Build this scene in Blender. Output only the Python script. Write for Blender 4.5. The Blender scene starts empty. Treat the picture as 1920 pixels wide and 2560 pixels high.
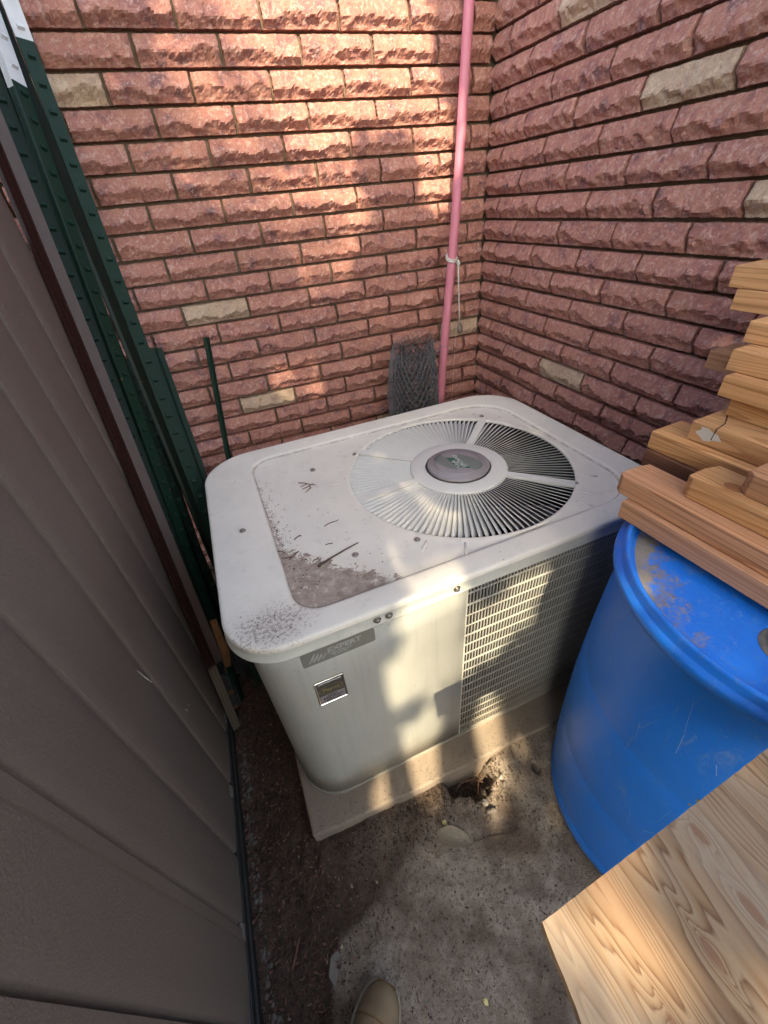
import bpy, bmesh, math, random
import numpy as np
from mathutils import Vector, Matrix, noise as mn
R = math.radians
sc = bpy.context.scene
C = sc.collection
CAMZ = 1.42

# ---------------------------------------------------------------- camera, sky, sun
cd = bpy.data.cameras.new('camera'); cam = bpy.data.objects.new('camera', cd); C.objects.link(cam)
yaw, pit, rol = R(71.94), R(-37.0), R(-5.726)
f_ = Vector((math.cos(pit)*math.cos(yaw), math.cos(pit)*math.sin(yaw), math.sin(pit)))
r_ = f_.cross(Vector((0, 0, 1))).normalized(); u_ = r_.cross(f_)
r2 = math.cos(rol)*r_ + math.sin(rol)*u_; u2 = -math.sin(rol)*r_ + math.cos(rol)*u_
M = Matrix((r2, u2, -f_)).transposed().to_4x4(); M.translation = (0, 0, CAMZ)
cam.matrix_world = M
cd.sensor_fit = 'HORIZONTAL'; cd.sensor_width = 36; cd.lens = 36*1036/1920
cd.clip_start = 0.02; cd.clip_end = 300
sc.camera = cam

SUN_EL = R(46); TRAVEL = Vector((0.27, 0.963, 0)).normalized()
to_sun = Vector((-TRAVEL.x*math.cos(SUN_EL), -TRAVEL.y*math.cos(SUN_EL), math.sin(SUN_EL)))
w = bpy.data.worlds.new('World'); sc.world = w; w.use_nodes = True
wn = w.node_tree; wn.nodes.clear()
sky = wn.nodes.new('ShaderNodeTexSky'); sky.sky_type = 'NISHITA'; sky.sun_disc = False
sky.sun_elevation = SUN_EL; sky.sun_rotation = math.atan2(to_sun.x, to_sun.y)
sky.air_density = 1.0; sky.dust_density = 2.5; sky.ozone_density = 0.6
bg = wn.nodes.new('ShaderNodeBackground'); bg.inputs[1].default_value = 0.15
wo = wn.nodes.new('ShaderNodeOutputWorld')
wn.links.new(sky.outputs[0], bg.inputs[0]); wn.links.new(bg.outputs[0], wo.inputs[0])
sd = bpy.data.lights.new('sun', 'SUN'); sd.energy = 2.0; sd.angle = R(0.53); sd.color = (1, 0.84, 0.64)
sun = bpy.data.objects.new('sun', sd); C.objects.link(sun)
sun.rotation_euler = to_sun.to_track_quat('Z', 'Y').to_euler()
sc.view_settings.view_transform = 'Standard'; sc.view_settings.look = 'None'
sc.view_settings.gamma = 1; sc.view_settings.use_curve_mapping = False
sc.view_settings.exposure = 2.65
sc.view_settings.use_white_balance = True; sc.view_settings.white_balance_temperature = 7300; sc.view_settings.white_balance_tint = 3

# ---------------------------------------------------------------- helpers
def link(o, parent=None):
    C.objects.link(o)
    if parent is not None: o.parent = parent
    return o
def tag(o, label=None, cat=None, group=None, kind=None):
    if label: o['label'] = label
    if cat: o['category'] = cat
    if group: o['group'] = group
    if kind: o['kind'] = kind
    return o
def empty(name, loc=(0, 0, 0), rz=0.0):
    o = bpy.data.objects.new(name, None); o.empty_display_size = .05
    o.location = loc; o.rotation_euler = (0, 0, rz); return link(o)
def mesh(name, vs, fs, m, parent=None, smooth=False, mat_idx=None):
    me = bpy.data.meshes.new(name); me.from_pydata([tuple(v) for v in vs], [], fs)
    for x in (m if isinstance(m, (list, tuple)) else [m]): me.materials.append(x)
    if mat_idx is not None: me.polygons.foreach_set('material_index', mat_idx)
    if smooth: me.polygons.foreach_set('use_smooth', [True]*len(me.polygons))
    me.update()
    return link(bpy.data.objects.new(name, me), parent)
def inst(name, me, parent=None, loc=(0, 0, 0), rot=(0, 0, 0)):
    o = bpy.data.objects.new(name, me); o.location = loc; o.rotation_euler = rot
    return link(o, parent)
class MB:
    def __init__(s): s.v = []; s.f = []
    def add(s, vs, fs):
        n = len(s.v); s.v += [tuple(v) for v in vs]; s.f += [tuple(i+n for i in f) for f in fs]
    def box(s, a, b):
        x0, y0, z0 = a; x1, y1, z1 = b
        s.add([(x0,y0,z0),(x1,y0,z0),(x1,y1,z0),(x0,y1,z0),(x0,y0,z1),(x1,y0,z1),(x1,y1,z1),(x0,y1,z1)],
              [(0,3,2,1),(4,5,6,7),(0,1,5,4),(1,2,6,5),(2,3,7,6),(3,0,4,7)])
    def tube(s, pts, r, n=6, cap=True):
        pts = [Vector(p) for p in pts]; rs = r if isinstance(r, (list, tuple)) else [r]*len(pts)
        rings = []; up = None
        for i, p in enumerate(pts):
            d = (pts[min(i+1, len(pts)-1)] - pts[max(i-1, 0)]).normalized()
            if up is None: up = d.orthogonal().normalized()
            a = (up - d*up.dot(d))
            a = a.normalized() if a.length > 1e-6 else d.orthogonal().normalized()
            up = a; b = d.cross(a)
            rings.append([p + rs[i]*(a*math.cos(2*math.pi*k/n) + b*math.sin(2*math.pi*k/n)) for k in range(n)])
        vs = [q for rg in rings for q in rg]; fs = []
        for i in range(len(pts)-1):
            for k in range(n):
                k2 = (k+1) % n; fs.append((i*n+k, i*n+k2, (i+1)*n+k2, (i+1)*n+k))
        if cap: fs.append(tuple(range(n))[::-1]); fs.append(tuple((len(pts)-1)*n+k for k in range(n)))
        s.add(vs, fs)
    def lathe(s, prof, n=64, c=(0, 0)):
        vs = []
        for r, z in prof:
            for k in range(n):
                a = 2*math.pi*k/n; vs.append((c[0]+r*math.cos(a), c[1]+r*math.sin(a), z))
        fs = []
        for i in range(len(prof)-1):
            for k in range(n):
                k2 = (k+1) % n; fs.append((i*n+k, i*n+k2, (i+1)*n+k2, (i+1)*n+k))
        s.add(vs, fs)
    def prism(s, poly, z0, z1):
        n = len(poly)
        s.add([(x, y, z0) for x, y in poly]+[(x, y, z1) for x, y in poly],
              [tuple(range(n))[::-1], tuple(range(n, 2*n))]+[(i, (i+1) % n, n+(i+1) % n, n+i) for i in range(n)])
    def obj(s, name, m, parent=None, smooth=False): return mesh(name, s.v, s.f, m, parent, smooth)
def bevel(o, wdt=0.003, seg=2, ang=30):
    b = o.modifiers.new('bevel', 'BEVEL'); b.width = wdt; b.segments = seg; b.limit_method = 'ANGLE'; b.angle_limit = R(ang)
    return o

# ---------------------------------------------------------------- materials
class Mat:
    def __init__(s, name, rough=.6, metal=0.0, spec=.5):
        s.m = bpy.data.materials.new(name); s.m.use_nodes = True; s.n = s.m.node_tree; s.n.nodes.clear()
        s.b = s.n.nodes.new('ShaderNodeBsdfPrincipled'); o = s.n.nodes.new('ShaderNodeOutputMaterial')
        s.l(s.b.outputs[0], o.inputs[0]); s.b.inputs['Roughness'].default_value = rough
        s.b.inputs['Metallic'].default_value = metal; s.b.inputs['Specular IOR Level'].default_value = spec
        s.tc = s.n.nodes.new('ShaderNodeTexCoord'); s.oi = s.n.nodes.new('ShaderNodeObjectInfo')
    def l(s, a, b): s.n.links.new(a, b)
    def mapping(s, src=None, scale=(1, 1, 1), rnd=False, rot=(0, 0, 0)):
        v = src if src is not None else s.tc.outputs['Object']
        if rnd:
            a = s.n.nodes.new('ShaderNodeVectorMath'); a.operation = 'ADD'
            k = s.n.nodes.new('ShaderNodeVectorMath'); k.operation = 'SCALE'
            k.inputs[0].default_value = (37.1, 17.3, 53.7); s.l(s.oi.outputs['Random'], k.inputs['Scale'])
            s.l(v, a.inputs[0]); s.l(k.outputs[0], a.inputs[1]); v = a.outputs[0]
        mp = s.n.nodes.new('ShaderNodeMapping'); mp.inputs['Scale'].default_value = scale
        mp.inputs['Rotation'].default_value = rot
        s.l(v, mp.inputs[0]); return mp.outputs[0]
    def noise(s, vec, scale, detail=4, rough=.55, dist=0):
        t = s.n.nodes.new('ShaderNodeTexNoise'); t.inputs['Scale'].default_value = scale
        t.inputs['Detail'].default_value = detail; t.inputs['Roughness'].default_value = rough
        t.inputs['Distortion'].default_value = dist; s.l(vec, t.inputs['Vector']); return t.outputs['Fac']
    def voro(s, vec, scale, feat='F1', out='Distance', rnd=1.0):
        t = s.n.nodes.new('ShaderNodeTexVoronoi'); t.feature = feat; t.inputs['Scale'].default_value = scale
        t.inputs['Randomness'].default_value = rnd
        s.l(vec, t.inputs['Vector']); return t.outputs[out]
    def ramp(s, fac, stops):
        t = s.n.nodes.new('ShaderNodeValToRGB'); e = t.color_ramp.elements
        while len(e) < len(stops): e.new(.5)
        for el, (p, c) in zip(e, stops):
            el.position = p; el.color = (c, c, c, 1) if isinstance(c, (int, float)) else (*c, 1)
        s.l(fac, t.inputs[0]); return t.outputs[0]
    def mix(s, fac, a, b, mode='MIX'):
        t = s.n.nodes.new('ShaderNodeMix'); t.data_type = 'RGBA'; t.blend_type = mode
        for i, x in ((0, fac), (6, a), (7, b)):
            if isinstance(x, (int, float)): t.inputs[i].default_value = x
            elif isinstance(x, tuple): t.inputs[i].default_value = (*x, 1)
            else: s.l(x, t.inputs[i])
        return t.outputs[2]
    def math(s, op, a, b=None, c=None, clamp=False):
        t = s.n.nodes.new('ShaderNodeMath'); t.operation = op; t.use_clamp = clamp
        for i, x in enumerate((a, b, c)):
            if x is None: continue
            if isinstance(x, (int, float)): t.inputs[i].default_value = x
            else: s.l(x, t.inputs[i])
        return t.outputs[0]
    def xyz(s, v):
        t = s.n.nodes.new('ShaderNodeSeparateXYZ'); s.l(v, t.inputs[0]); return t.outputs
    def color(s, c):
        if isinstance(c, tuple): s.b.inputs['Base Color'].default_value = (*c, 1)
        else: s.l(c, s.b.inputs['Base Color'])
    def rough(s, c): s.l(c, s.b.inputs['Roughness'])
    def bump(s, h, strength=.3, dist=.002):
        t = s.n.nodes.new('ShaderNodeBump'); t.inputs['Strength'].default_value = strength
        t.inputs['Distance'].default_value = dist; s.l(h, t.inputs['Height'])
        if s.b.inputs['Normal'].is_linked: s.l(s.b.inputs['Normal'].links[0].from_socket, t.inputs['Normal'])
        s.l(t.outputs[0], s.b.inputs['Normal'])
    def box_mask(s, X, Y, cx, cy, rx, ry, soft=.3):
        """soft elliptical blob (1 inside)"""
        a = s.math('DIVIDE', s.math('SUBTRACT', X, cx), rx); b = s.math('DIVIDE', s.math('SUBTRACT', Y, cy), ry)
        d = s.math('SQRT', s.math('ADD', s.math('MULTIPLY', a, a), s.math('MULTIPLY', b, b)))
        return s.math('DIVIDE', s.math('SUBTRACT', 1.0+soft, d), 2*soft, clamp=True)

def brick_mat(name, cols, purple, pale):
    m = Mat(name, rough=.85, spec=.25)
    v = m.mapping(rnd=True)
    n1 = m.noise(v, 22, 5, .6); n2 = m.noise(v, 90, 4, .65, .6); n3 = m.noise(v, 330, 3, .7)
    base = m.mix(m.oi.outputs['Random'], cols[0], cols[1])
    base = m.mix(m.ramp(n1, [(.38, 0.0), (.62, 1.0)]), base, cols[2])
    base = m.mix(m.ramp(n1, [(.3, 1.0), (.44, 0.0)]), base, purple)
    base = m.mix(m.ramp(n2, [(.50, 0.0), (.66, .6)]), base, pale)
    base = m.mix(m.ramp(n3, [(.32, .75), (.42, 0.0)]), base, tuple(c*.35 for c in cols[0]))
    base = m.mix(m.ramp(n3, [(.68, 0.0), (.76, .6)]), base, pale)
    m.color(base)
    m.bump(m.noise(v, 55, 7, .78, .6), 1.0, .006); m.bump(n3, .8, .002)
    return m.m
M_brick = brick_mat('brick_red', [(.43,.185,.155), (.355,.15,.14), (.47,.225,.175)], (.21,.115,.125), (.67,.47,.42))
M_tan = brick_mat('brick_tan', [(.50,.345,.245), (.47,.33,.25), (.56,.41,.30)], (.38,.26,.22), (.66,.54,.45))
m = Mat('mortar', rough=.95, spec=.1); v = m.mapping()
m.color(m.mix(m.noise(v, 60, 5), (.13,.095,.075), (.23,.175,.13))); m.bump(m.noise(v, 250, 4, .7), .6, .002); M_mortar = m.m

def paint_lid():
    m = Mat('cream_paint_lid', rough=.42, spec=.4); v = m.mapping()
    X, Y, Z = m.xyz(m.tc.outputs['Object'])
    col = m.mix(m.ramp(m.noise(v, 9, 5, .6), [(.35, 0.0), (.7, 1.0)]), (.77,.735,.67), (.69,.66,.60))
    fine = m.noise(v, 260, 3, .65); med = m.noise(v, 45, 5, .7, .5); big = m.noise(v, 13, 3, .5)
    # faint grime haze and green-grey smears
    col = m.mix(m.math('MULTIPLY', m.ramp(m.noise(v, 30, 5, .7), [(.56, 0.0), (.72, 1.0)]), .35), col, (.42,.40,.34))
    # dirt that washed against the front-left corner and the left wall of the sunken panel
    wob = m.math('MULTIPLY', m.math('SUBTRACT', med, .5), .09)
    dl = m.math('ADD', m.math('SUBTRACT', X, -.372), wob)         # distance from the left step
    df = m.math('ADD', m.math('SUBTRACT', Y, .049), wob)          # distance from the front step
    ati = m.n.nodes.new('ShaderNodeAttribute'); ati.attribute_name = 'inset'; inside = m.math('GREATER_THAN', ati.outputs['Fac'], .8)
    corner = m.math('SUBTRACT', 1.0, m.math('DIVIDE', m.math('ADD', m.math('MULTIPLY', dl, 1.0), m.math('MULTIPLY', df, 1.0)), .30), clamp=True)
    corner = m.math('GREATER_THAN', m.math('ADD', corner, m.math('MULTIPLY', m.math('SUBTRACT', fine, .5), .25)), .27)
    wid = m.math('MULTIPLY', m.math('SUBTRACT', .52, Y, clamp=True), .075)
    left = m.math('MULTIPLY', m.math('GREATER_THAN', m.math('ADD', wid, .004), dl), m.math('LESS_THAN', Y, .60))
    left = m.math('MULTIPLY', left, m.math('GREATER_THAN', m.math('ADD', fine, m.math('MULTIPLY', med, .5)), .74))
    dirt = m.math('MULTIPLY', m.math('MAXIMUM', corner, left), inside)
    # rim of the dried puddle
    halo = m.math('MULTIPLY', m.math('SUBTRACT', 1.0, m.math('DIVIDE', m.math('ADD', dl, df), .27), clamp=True), inside)
    col = m.mix(m.math('MULTIPLY', m.ramp(halo, [(.05, 0.0), (.4, 1.0)]), .6), col, (.62,.54,.40))
    dcol = m.mix(m.ramp(med, [(.35, 0.0), (.65, 1.0)]), (.26,.20,.165), (.44,.365,.31)); dcol = m.mix(m.ramp(m.noise(v, 70, 6, .75), [(.55, 0.0), (.64, .8)]), dcol, (.62,.55,.45)); dcol = m.mix(m.ramp(fine, [(.3, .6), (.42, 0.0)]), dcol, (.13,.10,.085))
    col = m.mix(dirt, col, dcol)
    # black lichen specks on the front-left corner of the rim
    blob = m.box_mask(X, Y, -.425, .045, .085, .05, .5)
    sp = m.math('GREATER_THAN', m.math('ADD', m.noise(v, 150, 4, .75), m.math('MULTIPLY', blob, .17)), .675)
    sp = m.math('MULTIPLY', sp, m.math('GREATER_THAN', blob, .05))
    col = m.mix(m.math('MULTIPLY', sp, .7), col, (.22,.185,.17))
    col = m.mix(m.math('MULTIPLY', m.math('MULTIPLY', blob, med), .5), col, (.38,.31,.27))
    atc = m.n.nodes.new('ShaderNodeAttribute'); atc.attribute_name = 'crease'
    cl = m.math('MULTIPLY', m.ramp(atc.outputs['Fac'], [(.35, 0.0), (.9, 1.0)]), m.ramp(m.noise(v, 34, 5, .8), [(.34, .1), (.56, .85)]))
    col = m.mix(cl, col, (.25,.21,.17))
    # scattered specks everywhere
    vd = m.voro(m.mapping(scale=(1, 1, 1)), 38); s2 = m.ramp(vd, [(.05, 1.0), (.085, 0.0)])
    s2 = m.math('MULTIPLY', s2, m.math('GREATER_THAN', m.noise(v, 17, 2), .56))
    col = m.mix(m.math('MULTIPLY', s2, .75), col, (.16,.14,.12))
    m.color(col); m.bump(m.noise(v, 420, 2), .08, .0006); m.bump(dirt, .5, .0012)
    m.rough(m.math('ADD', m.math('MULTIPLY', dirt, .45), .42)); return m.m
M_lid = paint_lid()
def paint(name, c, c2, rough=.45, streak=True, dirt=0.0):
    m = Mat(name, rough=rough, spec=.4); v = m.mapping()
    col = m.mix(m.noise(v, 12, 4), c, c2)
    if streak:
        vs = m.mapping(scale=(60, 60, 3)); col = m.mix(m.math('MULTIPLY', m.ramp(m.noise(vs, 1.0, 5, .7), [(.5, 0.0), (.75, 1.0)]), .3), col, tuple(x*.62 for x in c2))
        col = m.mix(m.math('MULTIPLY', m.ramp(m.noise(v, 160, 2, .5), [(.71, 0.0), (.74, 1.0)]), .5), col, (.12,.12,.11))
    if dirt:
        Z = m.xyz(m.tc.outputs['Object'])[2]
        g = m.math('DIVIDE', m.math('SUBTRACT', dirt, m.math('ADD', Z, m.math('MULTIPLY', m.noise(v, 14, 5, .7), .16))), .09, clamp=True)
        col = m.mix(m.math('MULTIPLY', g, .6), col, (.27,.23,.18))
    m.color(col); m.bump(m.noise(v, 300, 3), .1, .0008); return m.m
M_case = paint('grey_paint_case', (.47,.475,.44), (.40,.41,.385), dirt=.22)
M_skirt = paint('cream_paint_shaded', (.55,.55,.50), (.46,.47,.44))  # lid paint again, darkened and cooled: shade put into the colour
M_louver = paint('cream_paint_louver', (.70,.69,.66), (.62,.62,.59), rough=.4, streak=False)
M_grille = paint('grey_paint_grille', (.50,.50,.48), (.38,.38,.36), rough=.45, streak=False, dirt=.24)
m = Mat('coil_fin', rough=.4, metal=.6); v = m.mapping(scale=(1, 1, 1))
m.color(m.mix(m.noise(m.mapping(scale=(900, 900, 20)), 1, 3), (.02,.02,.02), (.06,.062,.065))); M_coil = m.m
m = Mat('fan_metal', rough=.45, metal=.35); v = m.mapping(); m.color(m.mix(m.noise(v, 18, 5), (.20,.21,.23), (.55,.56,.58))); M_fan = m.m
def flat(name, c, rough=.6, metal=0.0, var=.8, scale=40, bump=.2, bs=200, bd=.001):
    m = Mat(name, rough=rough, metal=metal); v = m.mapping(rnd=True)
    m.color(m.mix(m.noise(v, scale, 4), c, tuple(x*var for x in c))); m.bump(m.noise(v, bs, 4), bump, bd); return m.m
M_steel = flat('screw_steel', (.42,.40,.37), .35, .9); M_chrome = flat('chrome', (.8,.8,.8), .1, 1.0, .95, bump=0)
M_black = flat('black_print', (.02,.02,.02), .4); M_plate = flat('dark_plate', (.12,.115,.11), .3, .3)
M_gold = flat('gold_print', (.42,.36,.12), .35, .5); M_sticker = flat('sticker_olive', (.215,.215,.185), .4, bump=.03)
M_print = flat('sticker_print', (.40,.41,.40), .5); M_green = flat('badge_green', (.03,.13,.09), .4, bump=.03)
M_mauve = flat('badge_mauve', (.33,.30,.315), .45, .1, .78, 60); M_silver = flat('badge_silver_print', (.52,.53,.52), .4)
M_dark = flat('dark_inside', (.012,.012,.013), .8)

m = Mat('blue_plastic', rough=.34, spec=.45); v = m.mapping()
X, Y, Z = m.xyz(m.tc.outputs['Object'])
col = m.mix(m.noise(v, 5, 4), (.003,.165,.72), (.005,.195,.80))
sc1 = m.noise(m.mapping(scale=(1.2, 1.2, .35), rot=(.3, .2, .4)), 26, 7, .78, 1.2)
col = m.mix(m.math('MULTIPLY', m.ramp(sc1, [(.54, 0.0), (.70, 1.0)]), .42), col, (.22,.33,.52))
hz = m.ramp(m.noise(v, 260, 3, .6), [(.45, 0.0), (.75, .3)]); col = m.mix(hz, col, (.10,.22,.50))
# dried mud on the lid: left side of the head and round the rim
rad = m.math('SQRT', m.math('ADD', m.math('MULTIPLY', X, X), m.math('MULTIPLY', Y, Y)))
ontop = m.math('MULTIPLY', m.math('GREATER_THAN', Z, .858), m.math('LESS_THAN', rad, .262))
mb = m.math('ADD', m.math('MULTIPLY', m.math('ADD', m.math('MULTIPLY', X, -.75), m.math('MULTIPLY', Y, .75)), 1.5), m.math('MULTIPLY', rad, 1.1))
mud = m.math('MULTIPLY_ADD', m.math('ADD', mb, m.math('MULTIPLY', m.math('SUBTRACT', m.noise(v, 34, 8, .8), .5), .75)), 9.0, -5.0, clamp=True)
mud = m.math('MULTIPLY', mud, ontop)
mcol = m.mix(m.noise(v, 120, 5, .7), (.16,.13,.105), (.36,.31,.26)); col = m.mix(mud, col, mcol)
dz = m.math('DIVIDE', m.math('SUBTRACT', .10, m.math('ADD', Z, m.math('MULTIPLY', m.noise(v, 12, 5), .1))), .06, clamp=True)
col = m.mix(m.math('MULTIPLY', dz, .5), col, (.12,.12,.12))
m.color(col); m.rough(m.math('ADD', m.math('MULTIPLY', mud, .5), m.math('ADD', .30, m.math('MULTIPLY', sc1, .2))))
m.bump(m.noise(v, 180, 4), .12, .001); m.bump(mud, .4, .0012); m.bump(m.noise(m.mapping(scale=(1, 1, .6)), 7, 2), .25, .012); M_blue = m.m

def wood(name, c1, c2, c3, rings=7, axis=1, dark=.5, fine=True, rough=.65):
    m = Mat(name, rough=rough, spec=.3)
    sc_ = [1.0, 1.0, 1.0]; sc_[axis] = .045
    v = m.mapping(rnd=True, scale=tuple(sc_))
    warp = m.noise(v, 9, 3, .5)
    hgt = m.noise(v, 11, 2, .45, .4)
    saw = m.math('FRACT', m.math('MULTIPLY', hgt, rings))
    col = m.mix(m.ramp(saw, [(.0, 0.0), (.45, .12), (.72, .45), (.90, 1.0), (.97, .15)]), c1, c2)
    col = m.mix(m.ramp(warp, [(.4, 0.0), (.7, .6)]), col, c3)
    sc2 = [220, 220, 220]; sc2[axis] = 4
    g = m.noise(m.mapping(rnd=True, scale=tuple(sc2)), 1, 4, .65)
    col = m.mix(m.ramp(g, [(.3, dark), (.5, 0.0)]), col, tuple(x*.45 for x in c2))
    hsv = m.n.nodes.new('ShaderNodeHueSaturation'); m.l(col, hsv.inputs['Color'])
    m.l(m.math('ADD', .82, m.math('MULTIPLY', m.oi.outputs['Random'], .3)), hsv.inputs['Value'])
    m.color(hsv.outputs[0]); m.bump(g, .25, .0008); m.bump(saw, .06, .0006); return m.m
M_cedar = wood('cedar_board', (.56,.29,.16), (.31,.125,.055), (.58,.33,.20), 30)
M_pine = wood('pine_board', (.66,.355,.16), (.39,.16,.055), (.68,.41,.22), 26)
M_brown = wood('brown_board', (.20,.085,.05), (.12,.045,.028), (.23,.11,.065), 22)
M_endg = flat('end_grain', (.34,.19,.085), .8, bump=.5, bs=400)

# plywood: face veneer with cathedral grain and knots
m = Mat('plywood_face', rough=.6, spec=.3)
v0 = m.tc.outputs['Object']
warpn = m.n.nodes.new('ShaderNodeTexNoise'); warpn.inputs['Scale'].default_value = 9; warpn.inputs['Detail'].default_value = 3
m.l(m.mapping(scale=(1, .28, 1)), warpn.inputs['Vector'])
X, Y, Z = m.xyz(v0)
Xw = m.math('ADD', X, m.math('MULTIPLY', m.math('SUBTRACT', warpn.outputs['Fac'], .5), .05))
knots = [(.292,-.030,.0055,.016),(.236,-.036,.0045,.014),(.30,.026,.0045,.012),(.395,-.02,.005,.014),(.47,.015,.004,.012),(.175,-.055,.0035,.012)]
kf = None
for kx, ky, rx, ry in knots:
    a = m.math('DIVIDE', m.math('SUBTRACT', X, kx), rx); b = m.math('DIVIDE', m.math('SUBTRACT', Y, ky), ry)
    d2 = m.math('ADD', m.math('MULTIPLY', a, a), m.math('MULTIPLY', b, b))
    Xw = m.math('ADD', Xw, m.math('DIVIDE', m.math('MULTIPLY', a, .011), m.math('ADD', 1.0, d2)))
    k = m.math('SUBTRACT', 1.0, m.math('MULTIPLY', d2, .75), clamp=True); kf = k if kf is None else m.math('MAXIMUM', kf, k)
cmb = m.n.nodes.new('ShaderNodeCombineXYZ'); m.l(Xw, cmb.inputs[0]); m.l(m.math('MULTIPLY', Y, .10), cmb.inputs[1])
hgt = m.noise(cmb.outputs[0], 13, 3, .5, .3)
for kx, ky, rx, ry in knots:
    a = m.math('DIVIDE', m.math('SUBTRACT', X, kx), rx*1.5); b = m.math('DIVIDE', m.math('SUBTRACT', Y, ky), ry*1.7)
    hgt = m.math('ADD', hgt, m.math('DIVIDE', .16, m.math('ADD', 1.0, m.math('ADD', m.math('MULTIPLY', a, a), m.math('MULTIPLY', b, b)))))
saw = m.math('FRACT', m.math('ADD', m.math('MULTIPLY', hgt, 30), m.math('MULTIPLY', m.noise(m.mapping(cmb.outputs[0], scale=(6, 6, 1)), 30, 2, .5), .6)))
fine = m.noise(m.mapping(cmb.outputs[0], scale=(14, 9, 1)), 70, 3, .6)
col = m.ramp(saw, [(.0, (.31,.225,.145)), (.35, (.285,.195,.12)), (.66, (.235,.145,.08)), (.88, (.135,.07,.036)), (.96, (.26,.18,.11))])
patch = m.noise(m.mapping(scale=(1, .22, 1)), 16, 4, .6)
col = m.mix(m.ramp(patch, [(.48, 0.0), (.62, .55)]), col, (.30,.26,.215))
col = m.mix(m.ramp(patch, [(.34, .5), (.44, 0.0)]), col, (.27,.155,.09))
col = m.mix(m.ramp(fine, [(.34, .55), (.5, 0.0)]), col, (.27,.16,.10))
ring = m.ramp(m.math('ADD', kf, m.math('MULTIPLY', m.math('SUBTRACT', fine, .5), .5)), [(.35, 0.0), (.55, .55), (.8, .75)])
col = m.mix(ring, col, (.20,.10,.06))
m.color(col); m.bump(fine, .12, .0006); M_ply = m.m
m = Mat('plywood_edge', rough=.8); v = m.mapping(scale=(1, 1, 260)); m.color(m.mix(m.noise(v, 1, 2), (.18,.10,.06), (.42,.29,.18))); M_plyedge = m.m

m = Mat('shed_resin', rough=.5, spec=.35); v = m.mapping()
col = m.mix(m.noise(v, 3, 4), (.140,.107,.091), (.118,.090,.078))
X, Y, Z = m.xyz(m.tc.outputs['Object'])
dust = m.math('MULTIPLY', m.ramp(m.noise(v, 6, 5, .6), [(.45, 0.0), (.7, 1.0)]), .25); col = m.mix(dust, col, (.15,.118,.10))
m.color(col); m.bump(m.noise(m.mapping(scale=(1, 1, .8)), 310, 3, .5, .3), .8, .002); M_shed = m.m
M_shedbase = flat('shed_base_black', (.016,.014,.013), .6)
M_redpost = None
def post_mat(name, c, scratch, rust=(.25,.13,.06), z_bare=None, bare=(.27,.22,.17)):
    m = Mat(name, rough=.62, spec=.3); v = m.mapping(rnd=True)
    col = m.mix(m.noise(v, 20, 4), c, tuple(x*.7 for x in c))
    col = m.mix(m.math('MULTIPLY', m.ramp(m.noise(m.mapping(rnd=True, scale=(1, 1, .4)), 110, 6, .75), [(.62, 0.0), (.7, 1.0)]), .6), col, scratch)
    col = m.mix(m.ramp(m.noise(v, 35, 5, .7), [(.68, 0.0), (.74, .8)]), col, rust)
    if z_bare is not None:
        Z = m.xyz(m.tc.outputs['Object'])[2]
        g = m.math('LESS_THAN', m.math('ADD', Z, m.math('MULTIPLY', m.noise(v, 30, 5, .7), .15)), z_bare)
        bc = m.mix(m.noise(m.mapping(scale=(200, 200, 6)), 1, 5), bare, tuple(x*.45 for x in bare))
        bc = m.mix(m.ramp(m.noise(v, 40, 4), [(.58, 0.0), (.68, .9)]), bc, (.24,.10,.035))
        col = m.mix(g, col, bc)
    m.color(col); m.bump(m.noise(v, 150, 4), .3, .001); return m.m
M_gpost = post_mat('green_post', (.003,.024,.014), (.03,.07,.05)); M_gpost2 = post_mat('dark_green_post', (.002,.015,.009), (.02,.045,.035), z_bare=.22, bare=(.07,.075,.075))
M_white = post_mat('white_tip_paint', (.62,.64,.68), (.35,.37,.38), (.3,.25,.2))
M_redpost = post_mat('red_brown_post', (.042,.013,.011), (.10,.05,.045), z_bare=.33)
m = Mat('pink_pole', rough=.55); v = m.mapping(scale=(1, 1, .3))
col = m.mix(m.noise(v, 30, 6, .7), (.60,.22,.29), (.52,.155,.225)); col = m.mix(m.ramp(m.noise(m.mapping(scale=(80, 80, 2.5)), 1, 5, .7), [(.55, 0.0), (.75, .5)]), col, (.66,.31,.33))
col = m.mix(m.ramp(m.noise(m.mapping(), 70, 4, .7), [(.66, 0.0), (.72, .6)]), col, (.30,.05,.07)); m.color(col); m.bump(m.noise(v, 200, 3), .15, .0008); M_pink = m.m
M_wireshade = flat('shaded_wire', (.05,.055,.065), .6, .1)  # same wire, darkened so the shade of the roll's core sits in the colour
M_wire = flat('galvanised_wire', (.15,.16,.175), .5, .15); M_cord = flat('white_cord', (.62,.60,.56), .9, bump=.6, bs=900)
M_plumb = flat('plumb_weight', (.23,.19,.165), .7)

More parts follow.
